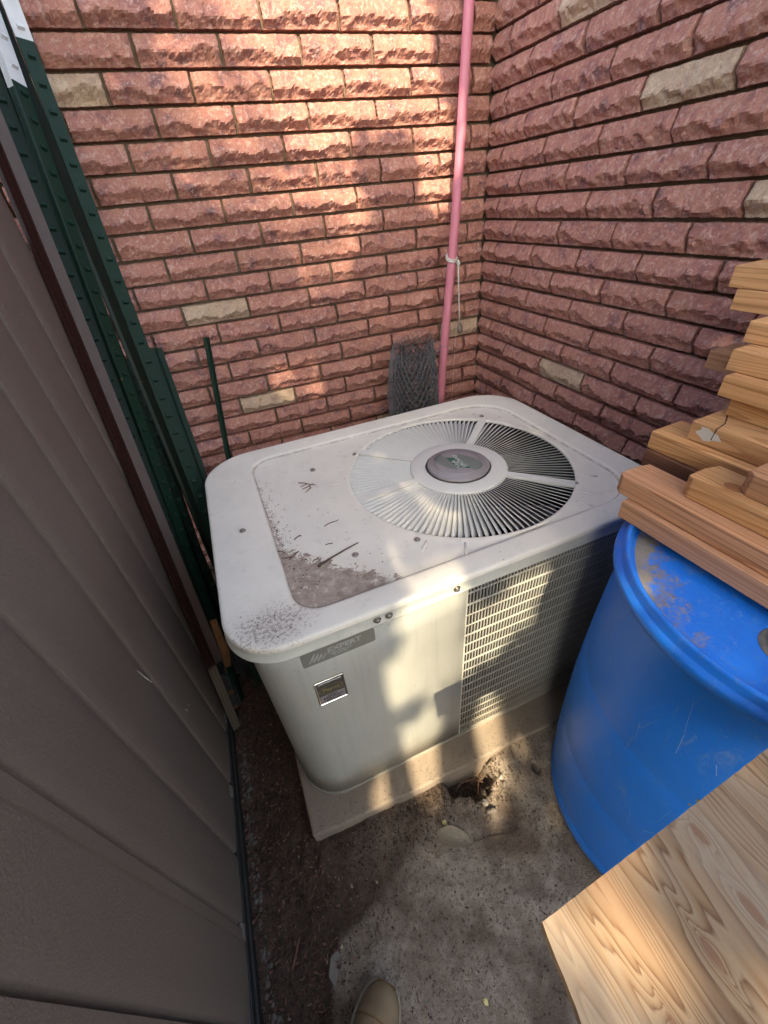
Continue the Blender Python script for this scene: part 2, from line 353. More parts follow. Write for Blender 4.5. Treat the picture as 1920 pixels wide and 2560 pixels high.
# ground: broken concrete on the right, dark leaf mould soil on the left
m = Mat('yard_ground', rough=.95, spec=.15)
P = m.tc.outputs['Object']; X, Y, Z = m.xyz(P); v = m.mapping()
big = m.noise(v, 6, 5, .6); med = m.noise(v, 22, 6, .7); fine = m.noise(v, 120, 5, .75); grit = m.noise(v, 420, 3, .6)
con = m.mix(m.ramp(med, [(.35, 0.0), (.65, 1.0)]), (.26,.205,.16), (.43,.355,.29))
con = m.mix(m.ramp(grit, [(.56, 0.0), (.66, .75)]), con, (.55,.50,.44)); con = m.mix(m.ramp(fine, [(.36, .85), (.47, 0.0)]), con, (.10,.075,.06))
con = m.mix(m.math('MULTIPLY', m.ramp(big, [(.42, 0.0), (.6, 1.0)]), .75), con, (.135,.092,.066))
cr = m.voro(m.mapping(scale=(1, 1, 1)), 5.0, 'DISTANCE_TO_EDGE'); cr = m.math('ADD', cr, m.math('MULTIPLY', m.math('SUBTRACT', fine, .5), .035))
con = m.mix(m.math('MULTIPLY', m.ramp(cr, [(.0, 1.0), (.007, 0.0)]), m.ramp(big, [(.56, 0.0), (.62, .6)])), con, (.045,.035,.03))
soil = m.mix(fine, (.050,.034,.026), (.13,.088,.066)); soil = m.mix(m.ramp(med, [(.5, 0.0), (.7, .5)]), soil, (.10,.065,.05))
soil = m.mix(m.ramp(grit, [(.66, 0.0), (.74, .6)]), soil, (.20,.14,.11))
dsx = m.math('DIVIDE', m.math('ADD', X, .13), .16, clamp=True); soil = m.mix(m.math('MULTIPLY', dsx, .8), soil, m.mix(fine, (.115,.083,.062), (.27,.205,.155)))
# soil where the height mask (stored as attribute) says so
at = m.n.nodes.new('ShaderNodeAttribute'); at.attribute_name = 'soil'
sm = m.math('ADD', at.outputs['Fac'], m.math('MULTIPLY', m.math('SUBTRACT', m.mix(.45, med, fine), .5), 1.3)); sm = m.ramp(sm, [(.36, 0.0), (.66, 1.0)])
m.color(m.mix(sm, con, soil))
m.bump(med, .8, .010); m.bump(fine, 1.0, .006); m.bump(grit, .8, .0025); M_ground = m.m
m = Mat('pad_concrete', rough=.9, spec=.2); v = m.mapping()
col = m.mix(m.noise(v, 14, 6, .65), (.21,.165,.13), (.34,.28,.225)); col = m.mix(m.ramp(m.noise(v, 330, 3), [(.62, 0.0), (.74, .5)]), col, (.5,.45,.40))
col = m.mix(m.ramp(m.noise(v, 55, 6, .75), [(.30, .7), (.42, 0.0)]), col, (.12,.095,.08))
m.color(col); m.bump(m.noise(v, 90, 6, .7), .5, .003); m.bump(m.noise(v, 400, 3), .3, .001); M_pad = m.m
M_bark = flat('litter_dark', (.06,.036,.027), .95); M_needle = flat('litter_red', (.17,.085,.062), .9); M_pale = flat('litter_pale', (.33,.25,.17), .9)
M_stone = flat('stone_grey', (.22,.19,.165), .9, bump=.6); M_stonew = flat('stone_white', (.40,.36,.31), .85, bump=.6)
M_leafdry = flat('dry_leaf', (.33,.27,.20), .8, 0, .5, 45, .9, 90, .003); M_leafgreen = flat('green_leaf', (.055,.10,.03), .55); M_yellow = flat('yellow_leaf', (.62,.52,.24), .8)
M_twig = flat('twig', (.10,.065,.05), .9, bump=.6); M_boot = flat('boot_suede', (.27,.185,.11), .9, 0, .5, 24, .7, 400); M_sole = flat('boot_sole', (.17,.085,.03), .8)
M_rust = flat('rust_flake', (.26,.12,.05), .95, 0, .45, 60, 1.0, 120, .004); M_trunk = flat('trunk_bark', (.10,.075,.055), .95, 0, .5, 10, 1.0, 30, .02)
M_fence = wood('fence_board', (.20,.15,.11), (.12,.085,.06), (.22,.17,.13), 16, axis=1)
M_scuff = flat('scuff_white', (.62,.58,.54), .8)

# ---------------------------------------------------------------- ground
def sstep(a, b, x): t = np.clip((x-a)/(b-a), 0, 1); return t*t*(3-2*t)
def ground_h(x, y):
    """height of the yard, and how much of it is soil"""
    x = np.asarray(x, float); y = np.asarray(y, float)
    pts = np.array([(-.9,.10),(-.25,.15),(-.168,.20),(-.144,.244),(-.085,.252),(-.024,.279),(.06,.315),(.13,.36),(.24,.43),(.30,.48)])
    yb = np.interp(x, pts[:, 0], pts[:, 1], left=.1, right=.48)
    soil = sstep(-.05, .05, (y-yb)) * sstep(.42, .20, x) + sstep(-.16, -.22, x)*1.0
    soil = np.clip(soil, 0, 1); soil = np.maximum(soil, sstep(.16, .10, np.hypot(x-.02, (y+.12)*1.0))*.0)
    soil = np.maximum(soil, sstep(.085, .04, np.hypot((x-.14)*1, (y+.075))))
    h = -.018*soil
    h += .038*sstep(.40, .47, x)*sstep(.22, .42, y)
    h += .026*sstep(.34, .44, y)*sstep(-.30, -.17, x)*sstep(.46, .40, x)
    n = np.array([mn.fractal(Vector((a*9, b*9, 1.3)), 1.0, 2.0, 4) for a, b in zip(x.ravel(), y.ravel())]).reshape(x.shape)
    n2 = np.array([mn.fractal(Vector((a*45, b*45, 7.3)), 0.8, 2.0, 3) for a, b in zip(x.ravel(), y.ravel())]).reshape(x.shape)
    h += n*(.0045+.004*soil) + n2*(.0022+.0045*soil)
    # washed-out hole beneath the pad edge
    hx = (x-.325)/.075; hy = (y-.43)/.055
    d = np.hypot(hx, hy) + .25*n2
    hole = sstep(1.2, .6, d); h -= .095*hole; soil = np.maximum(soil, hole*1.0)
    # small pothole beside the barrel and a few dents
    for cx, cy, rr_, dp in ((.515,.367,.017,.02),(.097,.135,.012,.006),(.094,.105,.01,.006),(.41,.375,.012,.008)):
        h -= dp*sstep(1.2, .6, np.hypot(x-cx, y-cy)/rr_+.35*n2)
    return h, soil
nx, ny = 250, 330
gx = np.linspace(-.75, 1.22, nx); gy = np.linspace(-.85, 1.80, ny)
GX, GY = np.meshgrid(gx, gy)
GH, GS = ground_h(GX, GY)
vs = list(zip(GX.ravel(), GY.ravel(), GH.ravel()))
fs = [(j*nx+i, j*nx+i+1, (j+1)*nx+i+1, (j+1)*nx+i) for j in range(ny-1) for i in range(nx-1)]
g = mesh('ground', vs, fs, M_ground, smooth=True); tag(g, kind='structure')
a = g.data.attributes.new('soil', 'FLOAT', 'POINT'); a.data.foreach_set('value', GS.ravel())
def gz(x, y): 
    i = int(np.clip(np.searchsorted(gx, x), 1, nx-1)); j = int(np.clip(np.searchsorted(gy, y), 1, ny-1)); return float(GH[j, i])
b = MB(); b.add([(-40,-40,-.12),(40,-40,-.12),(40,40,-.12),(-40,40,-.12)], [(0,1,2,3)])
far = b.obj('terrain', M_ground); tag(far, kind='structure')

# ---------------------------------------------------------------- brick walls
CO = .072; ZJ0 = CAMZ + 5.605*CO      # height of joint 0
def brick_mesh(L, seed, name='brick'):
    rnd = random.Random(seed); nxx = max(6, int(L/.0062)); nz = 12; h = CO-.0095
    prof = []
    off = rnd.random()*90; vs = []; 
    base = rnd.uniform(.015, .024); ridge0 = rnd.uniform(.34, .54); tilt = rnd.uniform(-.2, .2)
    for j in range(nz+1):
        for i in range(nxx+1):
            x = L*i/nxx; t = j/nz
            rdg = ridge0 + tilt*(i/nxx-.5) + .27*mn.fractal(Vector((x*15+off, seed, 0)), .7, 2.3, 5)
            rdg = min(.78, max(.16, rdg))
            if t > rdg: d = .006 + (base-.006)*(1-(t-rdg)/(1-rdg))**.85
            else:
                q = t/rdg; d = .004 + (base-.004)*(q**1.5)
            rough = .0050*mn.fractal(Vector((x*34+off, t*2.6+x*9, seed*1.7)), .75, 2.2, 5)*(1.35 if t < rdg else .42)
            cell = .0022*mn.cell(Vector((x*42+t*1.5+off, t*3+seed+x*11, 3))) if t < rdg else .0007*mn.cell(Vector((x*55+off, t*5+seed+x*14, 9)))
            e = min(t, 1-t, x/h, (L-x)/h)
            d = d + (rough+cell)*min(1, e*7+.15)
            ex = min(x, L-x)/.012
            if ex < 1: d -= .0035*(1-ex)**2
            jx = 0 if 0 < i < nxx else rnd.uniform(-.0012, .0012); jz = 0 if 0 < j < nz else rnd.uniform(-.0010, .0010)
            vs.append((x+jx, -d, h*t+jz))
    fs = [(j*(nxx+1)+i, j*(nxx+1)+i+1, (j+1)*(nxx+1)+i+1, (j+1)*(nxx+1)+i) for j in range(nz) for i in range(nxx)]
    # sides back to the mortar
    ring = [i for i in range(nxx+1)] + [(j)*(nxx+1)+nxx for j in range(1, nz+1)] + [nz*(nxx+1)+i for i in range(nxx-1, -1, -1)] + [j*(nxx+1) for j in range(nz-1, 0, -1)]
    n0 = len(vs)
    for k in ring: x, y, z = vs[k]; vs.append((x, .030, z))
    for k in range(len(ring)):
        k2 = (k+1) % len(ring); fs.append((ring[k], n0+k, n0+k2, ring[k2]))
    me = bpy.data.meshes.new(name); me.from_pydata(vs, [], fs); me.materials.append(M_brick)
    me.update(); return me
P_B = 3.17; JW = .0095
_cache = {}
def get_brick(L, k):
    key = (round(L/.004), k)
    if key not in _cache: _cache[key] = brick_mesh(round(L/.004)*.004, k*7+len(_cache)*.37+1)
    return _cache[key]
def build_wall(root, length, offs, tans, side, mo):
    rnd = random.Random(5 if side else 9); cnt = 0
    for row in range(-6, 26):          # row r lies between joints r-1 and r
        zb = ZJ0 - row*CO + JW*.55
        if zb < -.02: continue
        odd = row % 2
        j0 = offs[odd]
        cuts = [0.0 if not side else 0.0]
        s = j0
        while s < length: 
            if s > .35: cuts.append(s + rnd.uniform(-.03, .03))
            s += P_B
        cuts.append(length)
        for a_, b_ in zip(cuts[:-1], cuts[1:]):
            s0 = a_*CO + JW/2; s1 = b_*CO - JW/2
            if a_ == 0: s0 = (.20*CO if (odd and not side) else .004) if not side else .012
            if s1-s0 < .012: continue
            L = s1-s0; me = get_brick(L, rnd.randrange(9))
            L = round(L/.004)*.004
            o = bpy.data.objects.new('brick', me); 
            # local +x runs away from the corner on the right wall, towards it on the back wall
            if side: o.location = (.0, -s0, zb + rnd.uniform(-.0008, .0008)); o.rotation_euler = (0, 0, -math.pi/2)
            else: o.location = (-s0-L, rnd.uniform(-.002, .001), zb + rnd.uniform(-.0008, .0008))
            link(o, root); cnt += 1
            if b_ < length:
                c_ = b_*CO; zz = zb+CO-JW-.001; dd = rnd.uniform(.004, .010)
                if side: mo.box((dd, -c_-JW*.62, zb+.001), (.0195, -c_+JW*.62, zz))
                else: mo.box((-c_-JW*.62, dd, zb+.001), (-c_+JW*.62, .0195, zz))
            for tr, ts in tans:
                if tr == row and a_ < ts < b_:
                    o.material_slots[0].link = 'OBJECT'; o.material_slots[0].material = M_tan; o['label'] = 'pale tan brick'
    return cnt
WX, WY = 1.126, 1.762
bw = empty('brick_wall', (WX, WY, 0)); tag(bw, 'red split face brick wall at the back, dappled with sun, behind the cream unit', 'wall')
mb_ = MB(); mb_.box((-2.1, .019, -.3), (.08, .16, ZJ0+7.4*CO))
n1 = build_wall(bw, 27.0, [-1.98, -3.37+3.17], [(-1, 17.9+.9), (2, 18.6), (10, 16.0), (15, 14.0), (13, 1.5), (18,5)], False, mb_); mb_.obj('mortar', M_mortar, bw)
bw2 = empty('brick_wall', (WX, WY, 0)); tag(bw2, 'red split face brick wall on the right, wholly in shade behind the lumber', 'wall')
mb_ = MB(); mb_.box((.019, -2.3, -.3), (.16, .016, ZJ0+7.4*CO))
n2 = build_wall(bw2, 28.5, [3.10, 1.45], [(1, 6.1), (4, 11), (7, 15.3), (14, 8), (-3, 12)], True, mb_); mb_.obj('mortar', M_mortar, bw2)

# ---------------------------------------------------------------- condenser unit
PADZ = .05
pad = MB(); pts = [(-.149,.452),(-.05,.446),(.06,.448),(.16,.443),(.24,.445),(.33,.442),(.43,.444),(.6,.444),(.8,.446),(1.0,.447),(1.0,1.40),(-.162,1.40),(-.155,1.0),(-.151,.62)]
pad.prism(pts, -.06, PADZ); po = bevel(pad.obj('concrete_pad', M_pad), .006, 2); tag(po, 'grey concrete equipment pad under the cream condenser unit', 'concrete pad')
ac = empty('air_conditioner', (.36, .53, PADZ), R(1.2))
tag(ac, 'cream outdoor condenser unit with round top fan grille and dirty lid on a concrete pad', 'air conditioner')
LZ = .783 - PADZ       # local heights
FC = (.188, .383); N = 720
def rrect(u0, u1, v0, v1, r4, off=0.0):
    """polar radius about FC for a rounded rectangle; r4 = radii fl, fr, br, bl"""
    u0 -= off; u1 += off; v0 -= off; v1 += off; pts = []
    for (cx, cy, a0), r in zip(((u0, v0, 180), (u1, v0, 270), (u1, v1, 0), (u0, v1, 90)), r4):
        r = r+off; cxx = cx + (r if cx == u0 else -r); cyy = cy + (r if cy == v0 else -r)
        for k in range(25): a_ = R(a0+90*k/24); pts.append((cxx+r*math.cos(a_), cyy+r*math.sin(a_)))
    pts.append(pts[0]); dense = []
    for (x0, y0), (x1, y1) in zip(pts[:-1], pts[1:]):
        for k in range(40): dense.append((x0+(x1-x0)*k/40, y0+(y1-y0)*k/40))
    th = np.array([math.atan2(y-FC[1], x-FC[0]) for x, y in dense]); rr = np.array([math.hypot(y-FC[1], x-FC[0]) for x, y in dense])
    o = np.argsort(th); th = th[o]; rr = rr[o]
    q = np.linspace(-math.pi, math.pi, N, endpoint=False)
    return np.interp(q, th, rr, period=2*math.pi)
q = np.linspace(-math.pi, math.pi, N, endpoint=False)
def ringpts(rad, z): return [(FC[0]+r*math.cos(t), FC[1]+r*math.sin(t), z) for r, t in zip(np.broadcast_to(rad, N), q)]
def bridge(rings):
    vs = [p for rg in rings for p in rg]; fs = []
    for i in range(len(rings)-1):
        for k in range(N): k2 = (k+1) % N; fs.append((i*N+k, (i+1)*N+k, (i+1)*N+k2, i*N+k2))
    return vs, fs
OUT = (-.515, .616, -.013, .805); RO = (.115, .115, .15, .15)
INS = (-.370, .530, .051, .725); RI = (.06, .12, .13, .07)
ROUT, RIN_ = .319, .141
o_ = lambda off: rrect(*OUT, RO, off); i_ = lambda off: rrect(*INS, RI, off)
rings = [ringpts(o_(0), LZ-.012), ringpts(o_(-.0003), LZ-.0045), ringpts(o_(-.0020), LZ-.0015), ringpts(o_(-.0055), LZ), ringpts(o_(-.011), LZ+.0002),
         ringpts(i_(.012), LZ+.0005), ringpts(i_(.006), LZ-.0005), ringpts(i_(.000), LZ-.0075), ringpts(i_(-.005), LZ-.0085),
         ringpts(np.full(N, ROUT+.012), LZ-.006), ringpts(np.full(N, ROUT+.003), LZ-.0045), ringpts(np.full(N, ROUT), LZ-.006), ringpts(np.full(N, ROUT), LZ-.012)]
vs, fs = bridge(rings); lid_o = mesh('lid', vs, fs, M_lid, ac, smooth=True)
cra = lid_o.data.attributes.new('crease', 'FLOAT', 'POINT'); cv = np.zeros(len(vs)); cv[7*N:8*N] = 1; cv[6*N:7*N] = .25; cra.data.foreach_set('value', cv)
ina = lid_o.data.attributes.new('inset', 'FLOAT', 'POINT'); cv = np.zeros(len(vs)); cv[7*N:] = 1; ina.data.foreach_set('value', cv)
rings = [ringpts(o_(0.0002), LZ-.0118), ringpts(o_(.0006), LZ-.033), ringpts(o_(.0035), LZ-.0355), ringpts(o_(.0035), LZ-.038), ringpts(o_(-.006), LZ-.039)]
vs, fs = bridge(rings); mesh('lid_skirt', vs, fs, M_skirt, ac, smooth=True)
# hub ring, struts, louvers
hub = MB(); hub.lathe([(.095, LZ-.0035), (RIN_-.004, LZ-.0035), (RIN_, LZ-.006), (RIN_, LZ-.014)], 96, FC); hub.obj('hub_ring', M_louver, ac, True)
GAPS = [44, 134, 183, -46.5]; SW = .026
for gdeg in GAPS:
    t = R(gdeg); e = Vector((math.cos(t), math.sin(t), 0)); n = Vector((-e.y, e.x, 0)); c0 = Vector((FC[0], FC[1], 0))
    s_ = MB(); w1 = SW/2; w0 = SW/2*.85
    top = LZ-.0046; P4 = [c0+e*(RIN_-.004)-n*w0, c0+e*(ROUT+.004)-n*w1, c0+e*(ROUT+.004)+n*w1, c0+e*(RIN_-.004)+n*w0]
    s_.add([(p.x, p.y, top) for p in P4]+[(p.x, p.y, top-.008) for p in P4], [(0,1,2,3),(0,4,5,1),(1,5,6,2),(2,6,7,3),(3,7,4,0)]); s_.obj('strut', M_louver, ac)
PITCH = 2.85
def louver_mesh():
    vs = []; fs = []; K = 9
    for i in range(K+1):
        s = i/K; r = RIN_-.002 + (ROUT-RIN_+.003)*s
        wd = 2*math.pi*r*PITCH/360*1.20; dep = wd*.74
        # rounded outer and inner ends
        ef = min(1, .25+(1-s)*K*.55) if s > .85 else 1
        if s < .08: ef = .5
        zt = LZ-.0065
        vs += [(r, -wd*.5, zt), (r, -wd*.42+wd*.12*ef, zt-dep*.10*ef), (r, -wd*.5+wd*ef, zt-dep*ef), (r, -wd*.5+wd*ef, zt-dep*ef-.0008), (r, -wd*.5, zt-.0009)]
    for i in range(K):
        for k in range(5): k2 = (k+1) % 5; fs.append((i*5+k, (i+1)*5+k, (i+1)*5+k2, i*5+k2))
    me = bpy.data.meshes.new('louver'); me.from_pydata(vs, [], fs); me.materials.append(M_louver)
    me.polygons.foreach_set('use_smooth', [True]*len(fs)); me.update(); return me
lm = louver_mesh(); ang = []
gs = sorted(GAPS)
for a0, a1 in zip(gs, gs[1:]+[gs[0]+360]):
    m0 = math.degrees(math.atan(SW/2/.30))+1.0; n = int(round((a1-a0-2*m0)/PITCH)); 
    for k in range(n+1): ang.append(a0+m0+(a1-a0-2*m0)*k/n)
for a_ in ang: inst('louver', lm, ac, (FC[0], FC[1], 0), (0, 0, R(a_)))
# centre badge
bd = MB(); bz = LZ-.0032
bd.lathe([(.090, bz), (.0895, bz+.006), (.086, bz+.0085), (.068, bz+.0085), (.066, bz+.0115), (.063, bz+.0125), (.0001, bz+.0125)], 96, FC); badge = bd.obj('fan_badge', M_mauve, ac, True)
def text_mesh(txt, size, m, name, mat4, parent, ext=.0002, bold=0.0, sx=1.0, align='CENTER'):
    cu = bpy.data.curves.new(name, 'FONT'); cu.body = txt; cu.size = size; cu.extrude = ext; cu.align_x = align; cu.align_y = 'CENTER'; cu.offset = bold
    tmp = bpy.data.objects.new('tmp', cu); C.objects.link(tmp); bpy.context.view_layer.update()
    me = bpy.data.meshes.new_from_object(tmp.evaluated_get(bpy.context.evaluated_depsgraph_get())); me.name = name
    bpy.data.objects.remove(tmp); bpy.data.curves.remove(cu)
    me.transform(Matrix.Diagonal((sx, 1, 1, 1))); me.transform(mat4); me.materials.clear(); me.materials.append(m)
    return link(bpy.data.objects.new(name, me), parent)
tz = bz+.0127
gp = MB()    # green parallelogram plus stripes, long axis along the reading direction (+v)
def on_badge(x, y, z): return (FC[0]+x, FC[1]+y, z)
sl = .0
poly = [(-.020,-.022),(.014,-.050),(.014,.020),(-.020,.040)]
gp.add([on_badge(x, y, tz) for x, y in poly], [(0,1,2,3)]); gp.obj('green_field', M_green, badge)
stp = MB()
for k in range(26):
    y = -.058+.116*k/25; half = math.sqrt(max(0, .056**2-y*y)); 
    for x0, x1 in ((-half, -.0215), (.0155, half)):
        if x1-x0 < .003: continue
        d = .0009
        stp.add([on_badge(x0, y-x0*.55-d, tz), on_badge(x1, y-x1*.55-d, tz), on_badge(x1, y-x1*.55+d, tz), on_badge(x0, y-x0*.55+d, tz)], [(0,1,2,3)])
stp.obj('stripes', M_green, badge)
for txt, x, y, s in (('High', -.010, -.006, .021), ('Efficiency', .0055, .003, .0205)):
    text_mesh(txt, s, M_silver, 'lettering', Matrix.Translation((FC[0]+x, FC[1]+y, tz+.0003)) @ Matrix.Rotation(R(90), 4, 'Z'), badge, bold=.0003)
# well, fan and coil inside
wl = MB(); wl.lathe([(ROUT+.004, LZ-.013), (ROUT+.004, LZ-.17), (ROUT+.03, LZ-.19), (ROUT+.03, .1), (.001, .1)], 64, FC); wl.obj('fan_well', M_dark, ac, True)
fh = MB(); fh.lathe([(.001, LZ-.07), (.055, LZ-.07), (.062, LZ-.078), (.062, LZ-.13), (.001, LZ-.13)], 40, FC); fan = fh.obj('fan', M_fan, ac, True)
for k in range(4):
    a0 = R(-70+90*k); f = MB(); grid = []
    for i in range(9):
        r = .055+.235*i/8; span = R(30+22*math.sin(i/8*2.2)); sweep = R(12*i/8)
        for j in range(7):
            a_ = a0+sweep+span*(j/6-.5); grid.append((FC[0]+r*math.cos(a_), FC[1]+r*math.sin(a_), LZ-.075-.055*(j/6)-.01*math.sin(j/6*math.pi)))
    f.add(grid, [(i*7+j, i*7+j+1, (i+1)*7+j+1, (i+1)*7+j) for i in range(8) for j in range(6)]); f.obj('fan_blade', M_fan, fan, True)
# cabinet skin, from the grille round the front-left corner, left side and back
BO = (-.490, .590, .0, .780); BR = .11
def body_path(off=0.0, n=14):
    u0, u1, v0, v1 = BO[0]-off, BO[1]+off, BO[2]-off, BO[3]+off; r = BR+off; p = []
    for cx, cy, a0 in ((u0+r, v0+r, 270), (u0+r, v1-r, 180), (u1-r, v1-r, 90)):
        for k in range(n+1): a_ = R(a0-90*k/n); p.append((cx+r*math.cos(a_), cy+r*math.sin(a_)))
    return p
def extr(path, z0, z1, th=.0015, closed=False, zs=None):
    zs = zs or [z0, z1]; n = len(path); vs = []; fs = []
    for z in zs: vs += [(x, y, z) for x, y in path]
    for k in range(len(zs)-1):
        for i in range(n-1 if not closed else n): i2 = (i+1) % n; fs.append((k*n+i, (k+1)*n+i, (k+1)*n+i2, k*n+i2))
    return vs, fs
GU = -.016
cp = [(GU, -.0005)] + body_path()
cp = cp[:-1]
zs = [.012+(LZ-.035-.012)*k/8 for k in range(9)]
vs, fs = extr(cp, 0, 0, zs=zs); cab = mesh('cabinet', vs, fs, M_case, ac, smooth=True)
sol = cab.modifiers.new('solid', 'SOLIDIFY'); sol.thickness = .0012; sol.offset = 1
ln = MB(); ln.box((GU-.0005, -.0022, .012), (GU+.0035, .004, LZ-.034)); ln.obj('cabinet_edge', M_skirt, ac)
bp = body_path(.004, 14); bp = bp + [(BO[1]+.004, BO[2]+BR)] + [(BO[1]-BR+(BR+.004)*math.cos(R(a_)), BO[2]+BR+(BR+.004)*math.sin(R(a_))) for a_ in range(0, -91, -9)]
vs, fs = extr(bp, 0, .012, closed=True); n_ = len(bp); bs = mesh('base_pan', vs, fs+[tuple(range(n_, 2*n_))], M_case, ac)
# grille: wires along the front and round the front-right corner
def gpath(s):
    """arc length from GU along the front then round the right corner, up the right side"""
    L1 = BO[1]-BR-GU
    if s < L1: return Vector((GU+s, 0, 0)), Vector((0, -1, 0))
    s -= L1; La = BR*math.pi/2
    if s < La: a_ = -math.pi/2 + s/BR; n = Vector((math.cos(a_), math.sin(a_), 0)); return Vector((BO[1]-BR, BR, 0))+n*BR, n
    s -= La; return Vector((BO[1], BR+s, 0)), Vector((1, 0, 0))
gr = MB(); z0, z1 = .014, LZ-.036; cs = .0088; ncol = int((BO[1]-BR-GU+BR*1.57+.55)/cs)
for k in range(ncol+1):
    p, n = gpath(.004+k*cs); t = Vector((-n.y, n.x, 0)); hw = .0011
    vs = []
    for z in (z0, z1):
        for a_, bdp in ((-hw, 0), (0, .0011), (hw, 0), (hw, -.003), (-hw, -.003)):
            q_ = p+t*a_+n*(bdp-.001); vs.append((q_.x, q_.y, z))
    gr.add(vs, [(i, (i+1) % 5, 5+(i+1) % 5, 5+i) for i in range(5)])
nrow = 18
for j in range(nrow+1):
    z = z1 - (z1-z0)*j/nrow; hw = .0022 if (j-2) % 3 == 0 else .0013
    if j in (0, nrow): hw = .003
    segs = []; s = 0; T_ = .004+ncol*cs
    while s < T_: segs.append(s); s += .03 if s < .45 or s > .62 else .008
    segs.append(T_); vs = []
    for s in segs:
        p, n = gpath(s)
        for dz, bdp in ((-hw, -.0004), (hw, -.0004), (hw, -.003), (-hw, -.003)): q_ = p+n*(bdp+.0006); vs.append((q_.x, q_.y, z+dz))
    gr.add(vs, [(i*4+k, (i+1)*4+k, (i+1)*4+(k+1) % 4, i*4+(k+1) % 4) for i in range(len(segs)-1) for k in range(4)])
go = gr.obj('grille', M_grille, ac); tag(go, kind='stuff')
co = MB(); vsc = []
ss = [0, .1, .2, .3, .4, .49, .52, .55, .58, .61, .64, .67, .8, 1.0, 1.2]
for z in (z0, z1):
    for s in ss: p, n = gpath(s); q_ = p-n*.02; vsc.append((q_.x, q_.y, z))
n_ = len(ss); co.add(vsc, [(i, i+1, n_+i+1, n_+i) for i in range(n_-1)]); co.obj('coil', M_coil, ac, True)
# screws on skirt and lid
def screw_mesh():
    b = MB(); b.lathe([(.0085, 0), (.0085, .0012), (.0048, .0016), (.0046, .0055), (.0035, .0062), (.0001, .0062)], 12); me_o = b.obj('screw', M_steel); me = me_o.data; bpy.data.objects.remove(me_o); return me
sm_ = screw_mesh()
for u, v in ((-.055,.61),(-.20,.585),(-.437,.375),(-.21,.166),(-.062,.147),(.435,.635),(.41,.150)): inst('screw', sm_, ac, (u, v, LZ-.007 if u > -.37 else LZ), (0, 0, u*9))
for u in (-.050, -.230, -.205): inst('screw', sm_, ac, (u, -.0138, LZ-.023), (R(90), 0, 0))
# raised dimples pressed in the lid round the fan
for t_, r0, r1 in ((-60, .335, .375), (-118, .335, .385), (-133, .34, .38), (51, .335, .368), (36, .335, .368), (152, .335, .38), (165, .35, .39), (-38, .335, .375), (-52, .335, .372)):
    e = Vector((math.cos(R(t_)), math.sin(R(t_)))); dm = MB()
    dm.tube([(FC[0]+e.x*r, FC[1]+e.y*r, LZ-.0085) for r in (r0, (r0+r1)/2, r1)], [.0035, .0042, .0035], 8); dm.obj('embossed_rib', M_lid, ac, True)
# company sticker (QR code left blank) and name plate on the front
def front(u, z, d=0.0): return Matrix.Translation((u, -.0016-d, z)) @ Matrix.Rotation(R(90), 4, 'X')
def rpoly(w_, h_, r, n=5):
    p = []
    for cx, cy, a0 in ((w_/2-r, h_/2-r, 0), (-w_/2+r, h_/2-r, 90), (-w_/2+r, -h_/2+r, 180), (w_/2-r, -h_/2+r, 270)):
        for k in range(n+1): a_ = R(a0+90*k/n); p.append((cx+r*math.cos(a_), cy+r*math.sin(a_)))
    return p
sx0, sx1, sz0, sz1 = -.392, -.236, .683-PADZ, .7255-PADZ
scx, scz = (sx0+sx1)/2, (sz0+sz1)/2; sh = sz1-sz0
p = rpoly(sx1-sx0, sh, .005); st = MB(); st.prism(p, 0, .0008)
st_o = st.obj('service_sticker', M_sticker, ac); st_o.data.transform(front(scx, scz, 0)); st_o['label'] = 'olive grey service company sticker'
lg = MB()
for k, (x, hh) in enumerate(((-.066, .026), (-.057, .022), (-.048, .018))):
    lg.add([(x, -.013, .0011), (x+.0035, -.013, .0011), (x+.0035+hh*.55, -.013+hh, .0011), (x+hh*.55, -.013+hh, .0011)], [(0,1,2,3)])
    lg.add([(x+.0035+hh*.55-.002, -.013+hh, .0011), (x+.0035+hh*.55, -.013+hh, .0011), (x+.0095, -.009, .0011), (x+.0075, -.009, .0011)], [(0,1,2,3)])
lg.add([(-.038,-.012,.0011),(-.035,-.012,.0011),(-.0265,.001,.0011),(-.028,.003,.0011)], [(0,1,2,3)]); lg.add([(-.0265,.001,.0011),(-.0295,.002,.0011),(-.020,-.006,.0011),(-.017,-.006,.0011)], [(0,1,2,3)])
lo = lg.obj('logo', M_print, st_o); lo.data.transform(front(scx, scz, 0))
for txt, x, z, s, bo in (('EXPERT', .012, .006, .0185, .0005), ('SERVICES LLC', .005, -.0065, .0075, .00015), ('951-877-9921', .002, -.0135, .006, .0001)):
    text_mesh(txt, s, M_print, 'lettering', front(scx+x, scz+z, .0009), st_o, bold=bo, sx=1.15 if txt == 'EXPERT' else 1.0)
ncx, ncz, nw, nh = -.351, .5775-PADZ, .066, .086
npb = MB(); npb.prism(rpoly(nw, nh, .0025), 0, .0016); npl = npb.obj('name_plate', M_plate, ac); npl.data.transform(front(ncx, ncz)); npl['label'] = 'chrome framed dark name plate'
fr = MB()
for x0, x1, y0, y1 in ((-nw/2, -nw/2+.003, -nh/2, nh/2), (nw/2-.003, nw/2, -nh/2, nh/2), (-nw/2, nw/2, nh/2-.003, nh/2), (-nw/2, nw/2, -nh/2, -nh/2+.003)): fr.box((x0, y0, .0012), (x1, y1, .0032))
fo = bevel(fr.obj('plate_frame', M_chrome, npl), .0006, 1); fo.data.transform(front(ncx, ncz))
hb = MB(); hb.box((-.026, .028, .0015), (.026, .035, .0030)); ho = bevel(hb.obj('highlight_bar', M_chrome, npl), .001, 2); ho.data.transform(front(ncx, ncz))
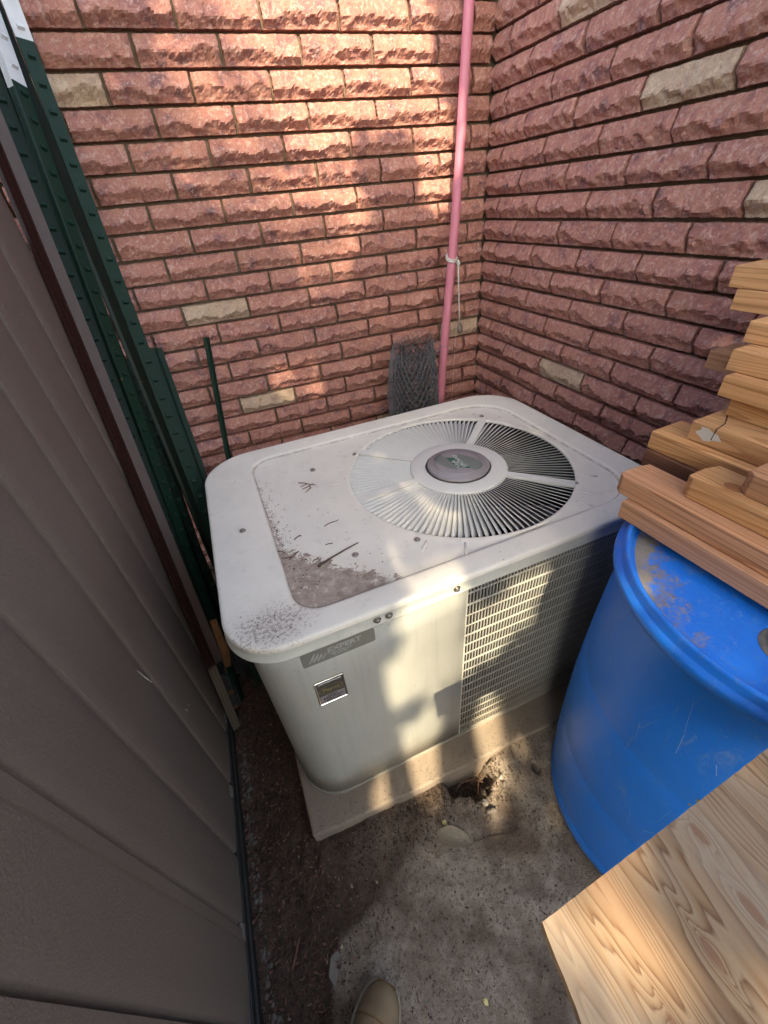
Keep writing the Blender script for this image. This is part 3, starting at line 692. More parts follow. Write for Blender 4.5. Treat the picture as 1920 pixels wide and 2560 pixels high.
lw = MB(); lw.box((-.028, -.038, .0015), (.028, -.012, .0020)); lw_o = lw.obj('silver_field', M_mauve, npl); lw_o.data.transform(front(ncx, ncz))
el = MB(); K = 48
for k in range(K):
    a0, a1 = 2*math.pi*k/K, 2*math.pi*(k+1)/K
    f2 = lambda a_, s_: (.027*s_*math.cos(a_), .006+.0155*s_*math.sin(a_), .0018)
    el.add([f2(a0, .94), f2(a0, 1), f2(a1, 1), f2(a1, .94)], [(0,1,2,3)])
eo = el.obj('oval', M_gold, npl); eo.data.transform(front(ncx, ncz))
text_mesh('Payne', .0165, M_gold, 'lettering', front(ncx, ncz+.0062, .0020), npl, bold=.0002)
for i, t_ in enumerate(('HIGH', 'EFFICIENCY', 'DELUXE')): text_mesh(t_, .0088, M_black, 'lettering', front(ncx, ncz-.0165-i*.0078, .0024), npl, bold=.0001)

# bits lying on the lid
def to_world(u, v): c, s = math.cos(R(1.2)), math.sin(R(1.2)); return (.36+c*u-s*v, .53+s*u+c*v)
def lidpt(u, v, dz=0): x, y = to_world(u, v); return (x, y, PADZ+LZ-.0075+dz)
b = MB(); b.tube([lidpt(-.293,.170,.003), lidpt(-.26,.181,.0035), lidpt(-.225,.192,.003), lidpt(-.19,.2,.0035)], [.0026,.0018,.0017,.0012], 6); b.tube([lidpt(-.297,.166,.004), lidpt(-.288,.172,.004)], [.0035,.004], 6)
tag(b.obj('twig', M_twig), 'longest straight dark twig lying on the lid, left of the fan grille', 'twig')
rnd = random.Random(3)
def curl(u, v, L, a_, r=.0011, m=M_needle, lab=None, bend=.6):
    b = MB(); pts = []; x, y = u, v; an = a_
    for k in range(6): pts.append(lidpt(x, y, .0015+.001*math.sin(k))); x += L/5*math.cos(an); y += L/5*math.sin(an); an += rnd.uniform(-bend, bend)
    b.tube(pts, r, 5); o = b.obj('dry_twig', m); return o
specs = [(-.245,.30,.042,.5,'bent brown twig on the sunken lid panel, nearest the fan grille'),(-.325,.285,.022,1.0,'short crooked twig just right of the dirt streak on the lid'),
 (-.262,.232,.018,-.4,'small hooked twig above the long straight twig on the lid'),(-.352,.222,.034,.45,'reddish twig leaning over the edge of the dirt streak on the lid'),(-.305,.188,.018,.9,'stubby twig left of the long straight twig on the lid'),
 (-.367,.235,.024,-.7,'reddish twig against the left step of the lid panel'),(-.372,.262,.02,-.5,'topmost reddish twig against the left step of the lid panel')]
for u, v, L, a_, lab in specs: tag(curl(u, v, L, a_), lab, 'twig', 'twigs fallen on the lid')
b = MB()    # little branching sprig
cx, cy = -.245, .505
b.tube([lidpt(cx-.012,cy+.028,.003), lidpt(cx+.004,cy+.018,.003), lidpt(cx+.016,cy+.002,.003), lidpt(cx+.012,cy-.02,.003)], .0012, 5)
for p_, q_ in (((-.012,.004),(.010,.010)), ((-.010,-.010),(.014,-.004)), ((-.004,-.030),(.013,-.016)), ((.030,-.006),(.016,.002))): b.tube([lidpt(cx+p_[0],cy+p_[1],.002), lidpt(cx+q_[0],cy+q_[1],.003)], [.0008,.0013], 5)
tag(b.obj('seed_sprig', M_needle), 'small reddish branching sprig on the lid between screws and fan', 'sprig')
b = MB()
for k in range(330):
    if k < 200: u = -.366+abs(rnd.gauss(0, .018)); v = rnd.uniform(.10, .62); u += max(0, .3-v)*abs(rnd.gauss(0, .16))
    elif k < 240: u, v = rnd.gauss(-.42, .04), rnd.gauss(.05, .03)
    else: u, v = rnd.uniform(-.36, -.05), rnd.uniform(.08, .66)
    if not (-.5 < u < .5 and .0 < v < .7): continue
    dz = 0 if u > -.37 and v > .051 else .0075
    if -.376 < u < -.364: continue
    if (u-FC[0])**2+(v-FC[1])**2 < .34**2: continue
    L = rnd.uniform(.0008, .0035); a_ = rnd.uniform(0, 6.28); w_ = L*rnd.uniform(.2, .5); c_, s_ = math.cos(a_)*L, math.sin(a_)*L
    p0 = lidpt(u, v, dz+.0006)
    b.add([(p0[0]-c_, p0[1]-s_, p0[2]), (p0[0]+s_*w_/L, p0[1]-c_*w_/L, p0[2]+.0006), (p0[0]+c_, p0[1]+s_, p0[2]), (p0[0]-s_*w_/L, p0[1]+c_*w_/L, p0[2]+.0006)], [(0,1,2,3)])
tag(b.obj('lid_litter', M_bark), 'crumbs of bark and leaf litter strewn on the cream lid', 'litter', kind='stuff')

# ---------------------------------------------------------------- barrel
BX, BY = .778, .180
ba = empty('barrel', (BX, BY, 0.0)); tag(ba, 'blue plastic drum with muddy head, carrying the lumber stack', 'barrel')
b = MB(); b.lathe([(.001,.004),(.262,.004),(.270,.008),(.277,.020),(.279,.045),(.2765,.058),(.2745,.064),(.2765,.072),(.281,.10),(.286,.16),(.2895,.26),(.2905,.31),(.2893,.316),(.2913,.324),(.292,.42),(.2915,.52),(.290,.565),(.2885,.570),(.2897,.578),(.287,.66),(.283,.75),(.2785,.81),(.277,.832),(.279,.840)], 128)
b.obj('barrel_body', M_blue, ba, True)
b = MB(); b.lathe([(.279,.838),(.292,.842),(.2955,.848),(.296,.856),(.2945,.862),(.2865,.8635),(.2845,.866),(.2835,.876),(.2815,.8805),(.277,.881),(.2735,.878),(.2715,.868),(.268,.860)], 128)
b.obj('barrel_rim', M_blue, ba, True)
b = MB(); b.lathe([(.268,.8605),(.262,.8595),(.24,.862),(.18,.8635),(.12,.8645),(.001,.8655)], 96); b.obj('barrel_head', M_blue, ba, True)
for x, y, lab in ((-.150, -.052, 1), (.12, .18, 0)):
    b = MB(); b.lathe([(.040,.8640),(.037,.8662),(.033,.8655),(.030,.8650),(.028,.8705),(.0245,.8712),(.022,.8675),(.001,.8668)], 32, (x, y)); bo = b.obj('bung', flat('bung_dirty', (.22,.20,.18), .85, 0, .5, 60, .8) , ba, True)
b = MB()
for (x, y, w_, h_) in ((-.2893, -.0455, .004, .007),):
    pass
for th_, z, s in ((202, .60, .006), (201, .575, .004)):
    a_ = R(th_); e = Vector((math.cos(a_), math.sin(a_), 0)); t = Vector((-e.y, e.x, 0)); c0 = e*.2902+Vector((0, 0, z))
    b.add([tuple(c0-t*s*.6), tuple(c0-Vector((0,0,s))), tuple(c0+t*s*.6+e*.0006), tuple(c0+Vector((0,0,s*1.3)))], [(0,1,2,3)])
b.obj('mud_spot', M_pale, ba)

rnd = random.Random(14); b = MB()
for k in range(16):
    th_ = R(rnd.uniform(172, 245)); z = rnd.uniform(.35, .78); ln_ = rnd.uniform(.015, .07); dth = rnd.uniform(-.05, .05); pts = []
    for i in range(5):
        t = th_+dth*i/4; zz = z+ln_*i/4; rr_ = np.interp(zz, [.26,.31,.42,.52,.578,.66,.75,.81,.84], [.2895,.2905,.292,.2915,.2897,.287,.283,.2785,.279])+.0002
        pts.append((rr_*math.cos(t), rr_*math.sin(t), zz))
    b.tube(pts, rnd.uniform(.0002, .00045), 4, False)
tag(b.obj('scratches', flat('pale_blue_scratch', (.25,.36,.58), .7), ba), kind='stuff')

# ---------------------------------------------------------------- lumber on the barrel
BZ = .8812
def board(x, y_end, layer, wdt, m, lab, length=.80, th=.0375, cham=.012, chr_=.0, ang=-86.3, z=None, dog=0.0, notch=False, kids=None, seed=0):
    z0 = (BZ + layer*.0383) if z is None else z
    o = empty('lumber_board', (x, y_end, z0), R(ang+90)); tag(o, lab, 'board', 'boards stacked on the blue drum')
    # local: x across (away from camera side), y negative = along the board
    poly = [(0, 0), (0, -length), (wdt, -length), (wdt, 0)]
    if dog: poly = [(0, -dog*.5), (0, -length), (wdt, -length), (wdt, -dog*1.6), (wdt-dog*1.2, 0), (dog*.35, 0)] if dog > 0 else [(0, dog*1.0), (0, -length), (wdt, -length), (wdt, dog*.6), (wdt*.62, 0), (wdt*.12, 0)]
    b = MB(); b.prism(poly[::-1], 0, th); pl = b.obj('plank', m, o); pl.data.materials.append(M_endg)
    for p_ in pl.data.polygons:
        if p_.normal.y > .6: p_.material_index = 1
    bevel(pl, .0016, 2)
    return o, pl
# layer 0 on the rim
board(.632, .452, 0, .089, M_cedar, 'lowest cedar board on the drum, its side face nearest the camera', seed=1)
board(.730, .40, 0, .089, M_cedar, 'board of the bottom layer, hidden behind the lowest cedar board')
board(.828, .40, 0, .089, M_cedar, 'board of the bottom layer nearest the brick wall')
# layer 1
board(.644, .487, 1, .078, M_cedar, 'dog eared cedar board resting on the lowest board, its tip over the unit', dog=-.012)
board(.762, .532, 1, .089, M_brown, 'dark reddish brown board under the board with arched grain')
board(.858, .45, 1, .089, M_cedar, 'second layer board nearest the brick wall')
# layer 2
board(.682, .388, 2, .076, M_pine, 'dog eared board with one large knot near its end', dog=-.012)
board(.770, .536, 2, .089, M_pine, 'board with bold arched grain on its edge, on the dark reddish board')
board(.866, .46, 2, .089, M_cedar, 'third layer board nearest the brick wall')
# layer 3
board(.706, .320, 3, .082, M_cedar, 'short set back board right of the knotty board', dog=-.012)
o7, p7 = board(.797, .482, 3, .1, M_pine, 'split board with white filler on its cracked end', )
board(.905, .47, 3, .089, M_cedar, 'fourth layer board nearest the brick wall')
# layer 4
board(.862, .470, 4, .089, M_pine, 'board in the gap between the split board and the smooth one')
# layer 5, 6, 7 ...
board(.842, .486, 5, .089, M_pine, 'smooth pale board right above the split board')
board(.950, .596, 5, .085, M_cedar, 'board jutting out furthest towards the corner, behind the others')
board(.868, .505, 6, .089, M_pine, 'board with many fine straight grain lines, fourth from the top')
board(.962, .45, 6, .085, M_cedar, 'board beside the wall behind the finely grained one')
board(.915, .523, 7, .089, M_pine, 'weathered pale board third from the top, grey along its lower edge')
board(.960, .596, 8, .089, M_pine, 'second board from the top of the stack')
board(.960, .615, 9, .089, M_pine, 'topmost board of the stack')
# knot, crack and filler on boards
def knotdisc(name, m, loc, rx, ry, th=.0006, parent=None):
    b = MB(); K = 20; rg = []
    for s, z in ((1, 0), (.8, th), (.45, th*.6), (.15, th*1.2)): rg.append([(loc[0]+rx*s*math.cos(2*math.pi*k/K)*(1+.08*math.sin(3*k)), loc[1]+ry*s*math.sin(2*math.pi*k/K), loc[2]+z) for k in range(K)])
    vs = [p for r in rg for p in r]; fs = [(i*K+k, i*K+(k+1) % K, (i+1)*K+(k+1) % K, (i+1)*K+k) for i in range(3) for k in range(K)]+[tuple(3*K+k for k in range(K))]
    b.add(vs, fs); return b.obj(name, m, parent, True)
m = Mat('knot', rough=.6); wv = m.n.nodes.new('ShaderNodeTexWave'); wv.wave_type = 'RINGS'; wv.rings_direction = 'Z'
wv.inputs['Scale'].default_value = 170; wv.inputs['Distortion'].default_value = 1.5; wv.inputs['Detail'].default_value = 2; m.l(m.mapping(scale=(1, .7, 1)), wv.inputs['Vector'])
m.color(m.mix(wv.outputs['Fac'], (.20,.07,.022), (.42,.18,.07))); M_knot = m.m
kb = [o for o in bpy.data.objects if o.get('label', '').startswith('dog eared board with one')][0]
kd = knotdisc('knot', M_knot, (0, 0, 0), .012, .017, th=.0009, parent=kb); kd.location = (.030, -.062, .0376)
b = MB(); b.tube([(.001,-.045,.0378),(.03,-.04,.0379),(.06,-.025,.0379),(.1,-.005,.0379)], .0009, 5); b.tube([(-.0004,-.045,.0378),(-.0006,-.043,.014)], .0009, 5); b.obj('crack', M_dark, o7)
b = MB(); K = 14; b.add([(-.0007, -.036-.022*math.cos(2*math.pi*k/K)*(1+.25*math.sin(4*k)), .021+.011*math.sin(2*math.pi*k/K)*(1+.3*math.cos(5*k))) for k in range(K)], [tuple(range(K))]); b.obj('white_filler', M_scuff, o7)

# plywood offcut on the rim of the barrel, nearest the camera
pw = empty('plywood_sheet', (0, 0, 0)); tag(pw, 'weathered plywood offcut with oval knots lying nearest the camera', 'plywood')
PT = .8975; rnd = random.Random(8)
ed = [(.1195+.476*k/60, .032+.031*k/60+.0006*mn.noise(Vector((k*.9, 0, 0)))) for k in range(61)]
le = [(.118-.004*k/14-.016*(k/14)**1.6+.0012*mn.noise(Vector((k*.8, 5, 0))), .032-.115*k/14) for k in range(1, 15)]
poly = le[::-1] + ed + [(.59, -.085)]
b = MB(); n_ = len(poly); b.prism(poly[::-1], PT-.0125, PT)
b.v = b.v
po_ = mesh('veneer', b.v, b.f, [M_ply, M_plyedge], pw, mat_idx=[0, 0]+[1]*n_)

# ---------------------------------------------------------------- shed
SX = -.352
shd = empty('storage_shed', (SX, 0, 0)); tag(shd, 'dark brown resin storage shed wall with upright grooves, at the left', 'shed')
grooves = [(-.70,1),(-.53,0),(-.36,1),(-.17,0),(.0,1),(.181,2),(.347,1),(.501,0),(.684,1),(.850,0),(1.000,1),(1.180,0),(1.36,3)]
def shed_panel(y0, y1, k0, k1):
    prof = []; e0 = .0062; 
    prof += [(.0, y0+.0015), (-.0, y0+.003)]
    prof = [(-.014, y0), (-.013, y0+.003), (-.002, y0+e0), (0.0, y0+e0+.003)]
    n = 5
    for k in range(1, n): t = k/n; prof.append((.0015*math.sin(t*math.pi), y0+e0+.003+(y1-y0-2*e0-.006)*t))
    prof += [(0.0, y1-e0-.003), (-.001, y1-e0), (-.013, y1-.003), (-.014, y1)]
    vs = []; fs = []
    for z in (.035, 2.15): vs += [(x, y, z) for x, y in prof]
    n_ = len(prof); fs = [(i, i+1, n_+i+1, n_+i) for i in range(n_-1)]
    return mesh('wall_panel', vs, fs, M_shed, shd, smooth=True)
for (a_, k0), (b_, k1) in zip(grooves[:-1], grooves[1:]): shed_panel(a_, b_, k0, k1)
b = MB(); b.box((-.6, -.70, .03), (-.0138, 1.365, 2.16)); b.obj('shed_core', M_shed, shd)
b = MB()
for y0 in (.345, .180): b.box((-.004, y0-.026, .034), (.0035, y0-.006, 2.14))
b.obj('panel_lap', M_shed, shd)
b = MB(); b.box((-.62, -.72, -.03), (.012, 1.37, .012)); b.box((-.62, -.72, .010), (.006, 1.37, .036)); bevel(b.obj('base_rail', M_shedbase, shd), .003, 2)
for y0 in (.335, .655, .895): 
    b = MB(); b.box((-.004, y0-.012, .036), (.0045, y0+.018, .060)); bevel(b.obj('clip', M_sole if 0 else flat('clip_grey', (.16,.14,.13), .7), shd), .002, 1)
b = MB(); b.box((-.66, -.74, 2.15), (.05, 1.40, 2.20)); b.obj('shed_roof', M_shed, shd)
b = MB(); b.tube([(.0020,.655,.69),(.0022,.662,.655),(.0022,.672,.62)], [.0004,.0009,.0008], 4); b.tube([(.0015,.330,.80),(.0017,.334,.79)], .0006, 4); b.tube([(.0015,.72,.42),(.0017,.724,.405)], .0006, 4); b.tube([(.0015,.745,.40),(.0017,.748,.392)], .0005, 4); o_s = b.obj('scuff_mark', M_scuff, shd)

rnd = random.Random(15); b = MB()
for k in range(170):
    y = rnd.uniform(-.1, 1.3); z = abs(rnd.gauss(0, .10))+.04; s_ = rnd.uniform(.0005, .0018); x = .0006
    b.add([(x, y-s_, z), (x, y, z-s_*rnd.uniform(1, 2.5)), (x, y+s_, z), (x+.0002, y, z+s_)], [(0,1,2,3)])
tag(b.obj('mud_splash', M_needle, shd), kind='stuff')

# ---------------------------------------------------------------- steel posts
def frame(B, T, hint):
    B = Vector(B); T = Vector(T); z = (T-B).normalized(); h = Vector(hint); x = (h-z*h.dot(z)).normalized(); y = z.cross(x)
    Mx = Matrix((x, y, z)).transposed().to_4x4(); Mx.translation = B; return Mx, (T-B).length
def extrude_profile(poly, z0, z1, closed=True):
    b = MB(); b.prism(poly, z0, z1); return b
T_prof = [(-.0175,0),(.0175,0),(.0175,.0035),(.003,.0045),(.0022,.030),(.0035,.034),(-.0035,.034),(-.0022,.030),(-.003,.0045),(-.0175,.0035)]
stud = MB(); stud.add([(-.007,0,-.004),(.007,0,-.004),(.007,-.006,0),(-.007,-.006,0),(-.006,0,.010),(.006,0,.010)], [(0,1,2,3),(3,2,5,4),(0,3,4),(1,5,2)])
so = stud.obj('stud', M_gpost); stud_me = so.data; bpy.data.objects.remove(so)
def tpost(B, T, hint, m, lab, white=None, studs=True, sgn=1):
    Mx, L = frame(B, T, hint); o = empty('fence_post'); o.matrix_world = Mx; tag(o, lab, 'fence post', 'steel fence posts leaning behind the shed')
    zt = L if white is None else L*white
    extrude_profile(T_prof, 0, zt).obj('post_body', m, o)
    if white is not None: extrude_profile(T_prof, zt, L).obj('white_tip', M_white, o)
    if studs:
        z = .25
        while z < L-.03:
            st_ = inst('stud', stud_me, o, (0, 0, z)); z += .053
            if z > zt+.05: st_.material_slots[0].link = 'OBJECT'; st_.material_slots[0].material = M_white
    return o
Zg = lambda z: CAMZ+z
hintA = (.75, -.35, .1)
tpost((-.197,1.05,0.0), (-.232,1.715,Zg(.62)), (.86,.5,0), M_gpost, 'tallest rightmost green steel post with a broad white painted tip', white=.873, sgn=1)
tpost((-.300,.97,0.0), (-.262,1.70,Zg(.60)), (.5,.86,0), M_gpost, 'green studded steel post with a narrow white tip, middle of the bundle', white=.842)
tpost((-.318,.95,0.0), (-.318,1.70,Zg(.56)), (.86,.5,0), M_gpost2, 'darkest studded green post, leftmost of the bundle beside the shed')
tpost((-.262,1.06,0.0), (-.300,1.70,Zg(.50)), (.4,.9,0), M_gpost2, 'dark green post in the middle, added to fill the dark gap behind the white tipped pair')  # added dark post, blackens the gap inside the bundle
tpost((-.222,1.12,0.0), (-.272,1.725,Zg(.48)), (.6,.8,0), M_gpost2, 'dark green post half hidden behind the tallest post', studs=False)
tpost((-.235,1.16,0.0), (-.285,1.725,Zg(.20)), (.9,.3,0), M_gpost2, 'dark green post pressed flat against the brick, rearmost of the bundle', studs=False)
tpost((-.297,1.09,0.0), (-.312,1.69,Zg(-.375)), (.95,.3,0), M_gpost2, 'short dark green post whose top ends between the taller posts')
def upost(B, T, hint, wdt, m, lab, z_holes=True, name='fence_post', cat='fence post', grp='steel fence posts leaning behind the shed'):
    Mx, L = frame(B, T, hint); o = empty(name); o.matrix_world = Mx; tag(o, lab, cat, grp)
    h = wdt/2; pr = [(-h,0),(-h*.62,0),(-h*.45,-.012),(h*.45,-.012),(h*.62,0),(h,0),(h,.002),(h*.58,.002),(h*.42,-.010),(-h*.42,-.010),(-h*.58,.002),(-h,.002)]
    n = len(pr); b = MB()
    b.add([(x, y, 0) for x, y in pr]+[(x, y, L) for x, y in pr], [(i, (i+1) % n, n+(i+1) % n, n+i) for i in range(n)]+[(0,11,10,1),(1,10,9,2),(2,9,8,3),(3,8,7,4),(4,7,6,5)]+[(n+1,n+10,n+11,n),(n+2,n+9,n+10,n+1),(n+3,n+8,n+9,n+2),(n+4,n+7,n+8,n+3),(n+5,n+6,n+7,n+4)])
    b.obj('post_body', m, o)
    if z_holes:
        hb = MB(); z = .2
        while z < L-.03: hb.add([(h*.8-.0025, -.0004, z-.004), (h*.8+.0025, -.0004, z-.004), (h*.8+.0025, -.0004, z+.004), (h*.8-.0025, -.0004, z+.004)], [(0,1,2,3)]); z += .075
        hb.obj('punched_hole', M_dark, o)
    return o
upost((-.200,1.02,0.0), (-.243,1.675,Zg(-.348)), (.97,.20,0), .088, M_gpost, 'broad green channel post ending halfway up, in front of the tallest post')
upost((-.192,1.50,0.0), (-.049,1.722,Zg(-.35)), (.95,-.3,0), .022, M_gpost, 'single thin green steel stake leaning on the brick behind the unit', False, 'garden_stake', 'stake', 'thin stake')
bpy.data.objects['garden_stake'].pop('group', None) if 'group' in bpy.data.objects['garden_stake'] else None
# red-brown ribbed post lying against the shed
Mx, L = frame((-.3145,.880,.0), (-.3300,1.485,Zg(.30)), (.86,.5,0)); o = empty('ribbed_post'); o.matrix_world = Mx
tag(o, 'red brown ribbed post with a bare muddy foot, leaning along the shed wall', 'post')
pr = []
for k in range(7): pr.append((-.026+.0045*k, -.0 - (.008 if k % 2 else 0)))
pr += [(.001, .008), (-.026, .008)]; b = MB(); b.prism(pr[::-1], 0, L); b.obj('post_body', M_redpost, o)
b = MB(); b.prism([(.0015, .001), (.026, .001), (.026, .006), (.0015, .006)], .26, L); b.obj('side_flange', flat('mauve_flange', (.070,.044,.038), .6), o)
b = MB(); rnd = random.Random(12)
b.tube([(-.292,1.0,.18),(-.288,1.01,.24),(-.286,1.03,.30),(-.283,1.045,.36)], [.010,.017,.016,.008], 9); ro = b.obj('rusty_foot_plate', M_rust, None, False)
for v_ in ro.data.vertices: v_.co += Vector((rnd.uniform(-.004,.004), rnd.uniform(-.004,.004), rnd.uniform(-.006,.006)))
tag(ro, 'crusty orange rusted anchor plate among the post feet', 'anchor plate')

# pink pole, cord and plumb weight
pB = Vector((.739,1.50,0)); pT = Vector((1.040,1.742,Zg(.78)))
b = MB(); K = 24; pts = [pB.lerp(pT, k/K)+Vector((.004*math.sin(k*.5), .0015*math.cos(k*.7), 0)) for k in range(K+1)]
b.tube(pts, .0165, 20); tag(b.obj('pole', M_pink, None, True), 'faded pink pole leaning into the brick corner behind the unit', 'pole')
def on_pole(z): t = (z-pB.z)/(pT.z-pB.z); return pB.lerp(pT, t)
kz = Zg(-.205); kp = on_pole(kz); ax = (pT-pB).normalized()
cr_ = empty('hanging_cord', (kp.x, kp.y, kz)); tag(cr_, 'white cord knotted round the pink pole and hanging beside it', 'cord')
b = MB(); e1 = ax.orthogonal().normalized(); e2 = ax.cross(e1)
for dz in (0, .006):
    pts = [e1*.0195*math.cos(a_)+e2*.0195*math.sin(a_)+ax*(dz+.012*math.sin(a_+1)) for a_ in np.linspace(0, 2*math.pi, 21)]
    b.tube(pts, .0035, 7, False)
b.tube([Vector((.018,-.014,-.006)), Vector((.024,-.020,-.016)), Vector((.018,-.022,-.024)), Vector((.012,-.020,-.012))], [.004,.005,.005,.004], 7); b.obj('knot_loop', M_cord, cr_, True)
b = MB(); b.tube([(.018,-.022,-.02),(.021,-.022,-.09),(.026,-.022,-.17),(.030,-.022,-.236)], .0030, 7); b.obj('cord_end', M_cord, cr_, True)
b = MB(); b.tube([(.016,-.022,-.24),(.010,-.022,-.34),(.004,-.022,-.52),(.002,-.022,-.70)], .0007, 5); b.obj('thin_line', M_cord, cr_, True)
pw_ = MB(); c0 = kp+Vector((.031,-.022,-.236)); pw_.tube([c0+Vector((0,0,.004)), c0+Vector((.0,0,-.004)), c0+Vector((.001,0,-.016)), c0+Vector((.002,0,-.030)), c0+Vector((.003,0,-.037))], [.004,.010,.0125,.010,.004], 14)
tag(pw_.obj('plumb_weight', M_plumb, None, True), 'small brown clay weight at the end of the white cord', 'weight')

# chicken wire roll
bW = MB(); bD = MB(); rnd = random.Random(4); cx, cy = .685, 1.560; zt = .965
for layer, rad in enumerate((.108, .104, .097, .085, .068, .05)):
    b = bW if layer < 2 else bD
    ncell = int(2*math.pi*rad/.026); ch = .0130; tw = (.0013, .0010, .0012, .0012, .0012, .0012)[layer]; zt = (.945, .965, .955, .94, .94, .93)[layer]; nr = int(zt/ (ch*1.5)); ph = rnd.random()*6
    def pt(i, j, sub):
        # brick-wall hex lattice
        a_ = 2*math.pi*(i+(.5 if j % 2 else 0))/ncell+ph; z = (j+sub)*ch*1.5; w_ = .5+.5*z/zt
        r = rad*(1-.30*min(1, z/zt)**9)*(1+.05*math.sin(3*a_+layer)+.05*mn.noise(Vector((a_*2, z*8, layer)))) + .006*mn.noise(Vector((a_*4, z*14, layer+9)))
        zz = z + .008*mn.noise(Vector((a_*3, z*6, layer+3)))
        return Vector((cx+r*math.cos(a_)+.012*w_, cy+r*math.sin(a_), zz+.03*math.sin(a_*1.0+layer)*(z/zt)**3))
    j0 = int(.30/(ch*1.5))
    for j in range(j0, nr):
        for i in range(ncell):
            p0 = pt(i, j, 0); p1 = pt(i, j, .42)
            b.tube([p0, p1], tw*1.15, 3, False)
            # two legs up to the next row
            nxt = [pt(i, j+1, 0), pt(i-1 if j % 2 == 0 else i+1, j+1, 0)]
            for qn in nxt: b.tube([p1, qn], tw*.8, 3, False)
    rg = [pt(i, nr, 0) for i in range(ncell)]; 
b = bW
for k in range(40):
    a_ = rnd.uniform(0, 6.28); r = rnd.uniform(.06, .115); z = zt+rnd.uniform(-.03, .01)
    p = Vector((cx+.012+r*math.cos(a_), cy+r*math.sin(a_), z)); b.tube([p, p+Vector((rnd.uniform(-.012,.012), rnd.uniform(-.012,.012), rnd.uniform(.0,.02))), p+Vector((rnd.uniform(-.03,.03), rnd.uniform(-.02,.02), rnd.uniform(-.01,.01)))], .0008, 3, False)
wr = bW.obj('wire_netting_roll', M_wire); bD.obj('inner_layers', M_wireshade, wr); tag(wr, 'upright roll of grey hexagonal chicken wire beside the pink pole', 'wire roll')

# ---------------------------------------------------------------- small things on the ground
def scatter(name, m, n, fn, size, lab, seed, flat_=.35, curlp=.4):
    rnd = random.Random(seed); b = MB()
    for _ in range(n):
        x, y = fn(rnd); z = gz(x, y)+rnd.uniform(.0005, .005)
        L = rnd.uniform(*size); a_ = rnd.uniform(0, 6.283); tz_ = rnd.uniform(-.35, .35)
        d = Vector((math.cos(a_), math.sin(a_), tz_*.5)); n_ = Vector((-math.sin(a_), math.cos(a_), rnd.uniform(-.5, .5))).normalized()
        if rnd.random() < curlp:      # thin curled needle
            bend = rnd.uniform(-.4, .4)*L; r = rnd.uniform(.0004, .0009); p = Vector((x, y, z))
            b.tube([p-d*L, p+n_*bend, p+d*L], r, 3, False)
        else:
            w_ = L*rnd.uniform(flat_*.5, flat_*1.6); p = Vector((x, y, z)); up = Vector((0, 0, rnd.uniform(.0005, .003)))
            b.add([p-d*L, p-n_*w_+up, p+d*L*rnd.uniform(.6, 1), p+n_*w_-up*.5], [(0,1,2),(0,2,3)])
    o = b.obj(name, m); return tag(o, lab, 'litter', kind='stuff')
def strip(r): 
    while True:
        x = r.uniform(-.34, -.14) if r.random() < .62 else r.uniform(-.34, .1); y = r.uniform(-.1, 1.5)
        if x > -.152 and y > .445: continue
        if x > -.12 and r.random() < min(.9, (x+.12)*6): continue
        if x > -.2 and y < .2 and r.random() < .8: continue
        return x, y
def front_strip(r):
    while True:
        x = r.uniform(-.1, .42); y = .44-abs(r.gauss(0, .05)); return x, y
def anywhere(r):
    while True:
        x = r.uniform(-.2, .55); y = r.uniform(-.12, .45)
        if (x-BX)**2+(y-BY)**2 < .3**2: continue
        return x, y
scatter('bark_mulch', M_bark, 5200, strip, (.0015, .007), 'dark bark mulch and crumbled leaves beside the shed', 1)
scatter('needle_litter', M_needle, 3600, strip, (.002, .009), 'reddish brown needles and cedar litter beside the shed', 2, .3, .55)
scatter('pale_litter', M_pale, 260, strip, (.0015, .007), 'pale straw fragments among the mulch', 3, .3, .5)
scatter('edge_litter', M_bark, 1500, front_strip, (.001, .005), 'dark crumbs gathered along the front of the concrete pad', 5, .4, .5)
scatter('yard_crumbs', M_bark, 1500, anywhere, (.0008, .0045), 'small brown crumbs strewn over the broken concrete', 6, .4, .4)
scatter('pale_crumbs', M_stone, 1500, anywhere, (.0006, .0028), 'pale grit strewn over the broken concrete', 7, .6, .15)
def padbits():
    rnd = random.Random(77); b = MB()
    for _ in range(170):
        x = rnd.uniform(-.14, .6); y = .447+abs(rnd.gauss(0, .03))
        if y > .52: continue
        L = rnd.uniform(.001, .0035); a_ = rnd.uniform(0, 6.28); d = Vector((math.cos(a_), math.sin(a_), 0)); n_ = Vector((-d.y, d.x, 0)); p = Vector((x, y, PADZ+.0008))
        b.tube([p-d*L, p+n_*L*.3, p+d*L], .0005, 3, False)
    tag(b.obj('pad_crumbs', M_bark), 'fine dark needles on top of the concrete pad', 'litter', kind='stuff')
padbits()
def stone(x, y, s, m, lab, sq=.6, z=None, seed=0, name='stone', grp=None):
    bm = bmesh.new(); bmesh.ops.create_icosphere(bm, subdivisions=2, radius=s)
    for v_ in bm.verts:
        k = 1+.35*mn.noise(v_.co*(1.3/s)+Vector((seed*3.1, 0, 0))); v_.co *= k; v_.co.z *= sq
    me = bpy.data.meshes.new(name); bm.to_mesh(me); bm.free(); me.materials.append(m)
    o = bpy.data.objects.new(name, me); o.location = (x, y, (gz(x, y) if z is None else z)+s*sq*.5); o.rotation_euler = (seed*.3, seed*.7, seed); link(o)
    return tag(o, lab, 'stone', grp)
stone(.333,.352,.0105, M_stonew, 'white pebble at the lip of the washed out hole', .7, seed=1)
stone(.337,.327,.016, M_stone, 'flat grey stone lying in front of the hole', .45, seed=2)
stone(.409,.386,.008, M_stonew, 'small pale pebble right of the washed out hole, upper of two', .7, seed=3)
stone(.411,.370,.0085, M_stone, 'small grey pebble right of the washed out hole, lower of two', .7, seed=4)
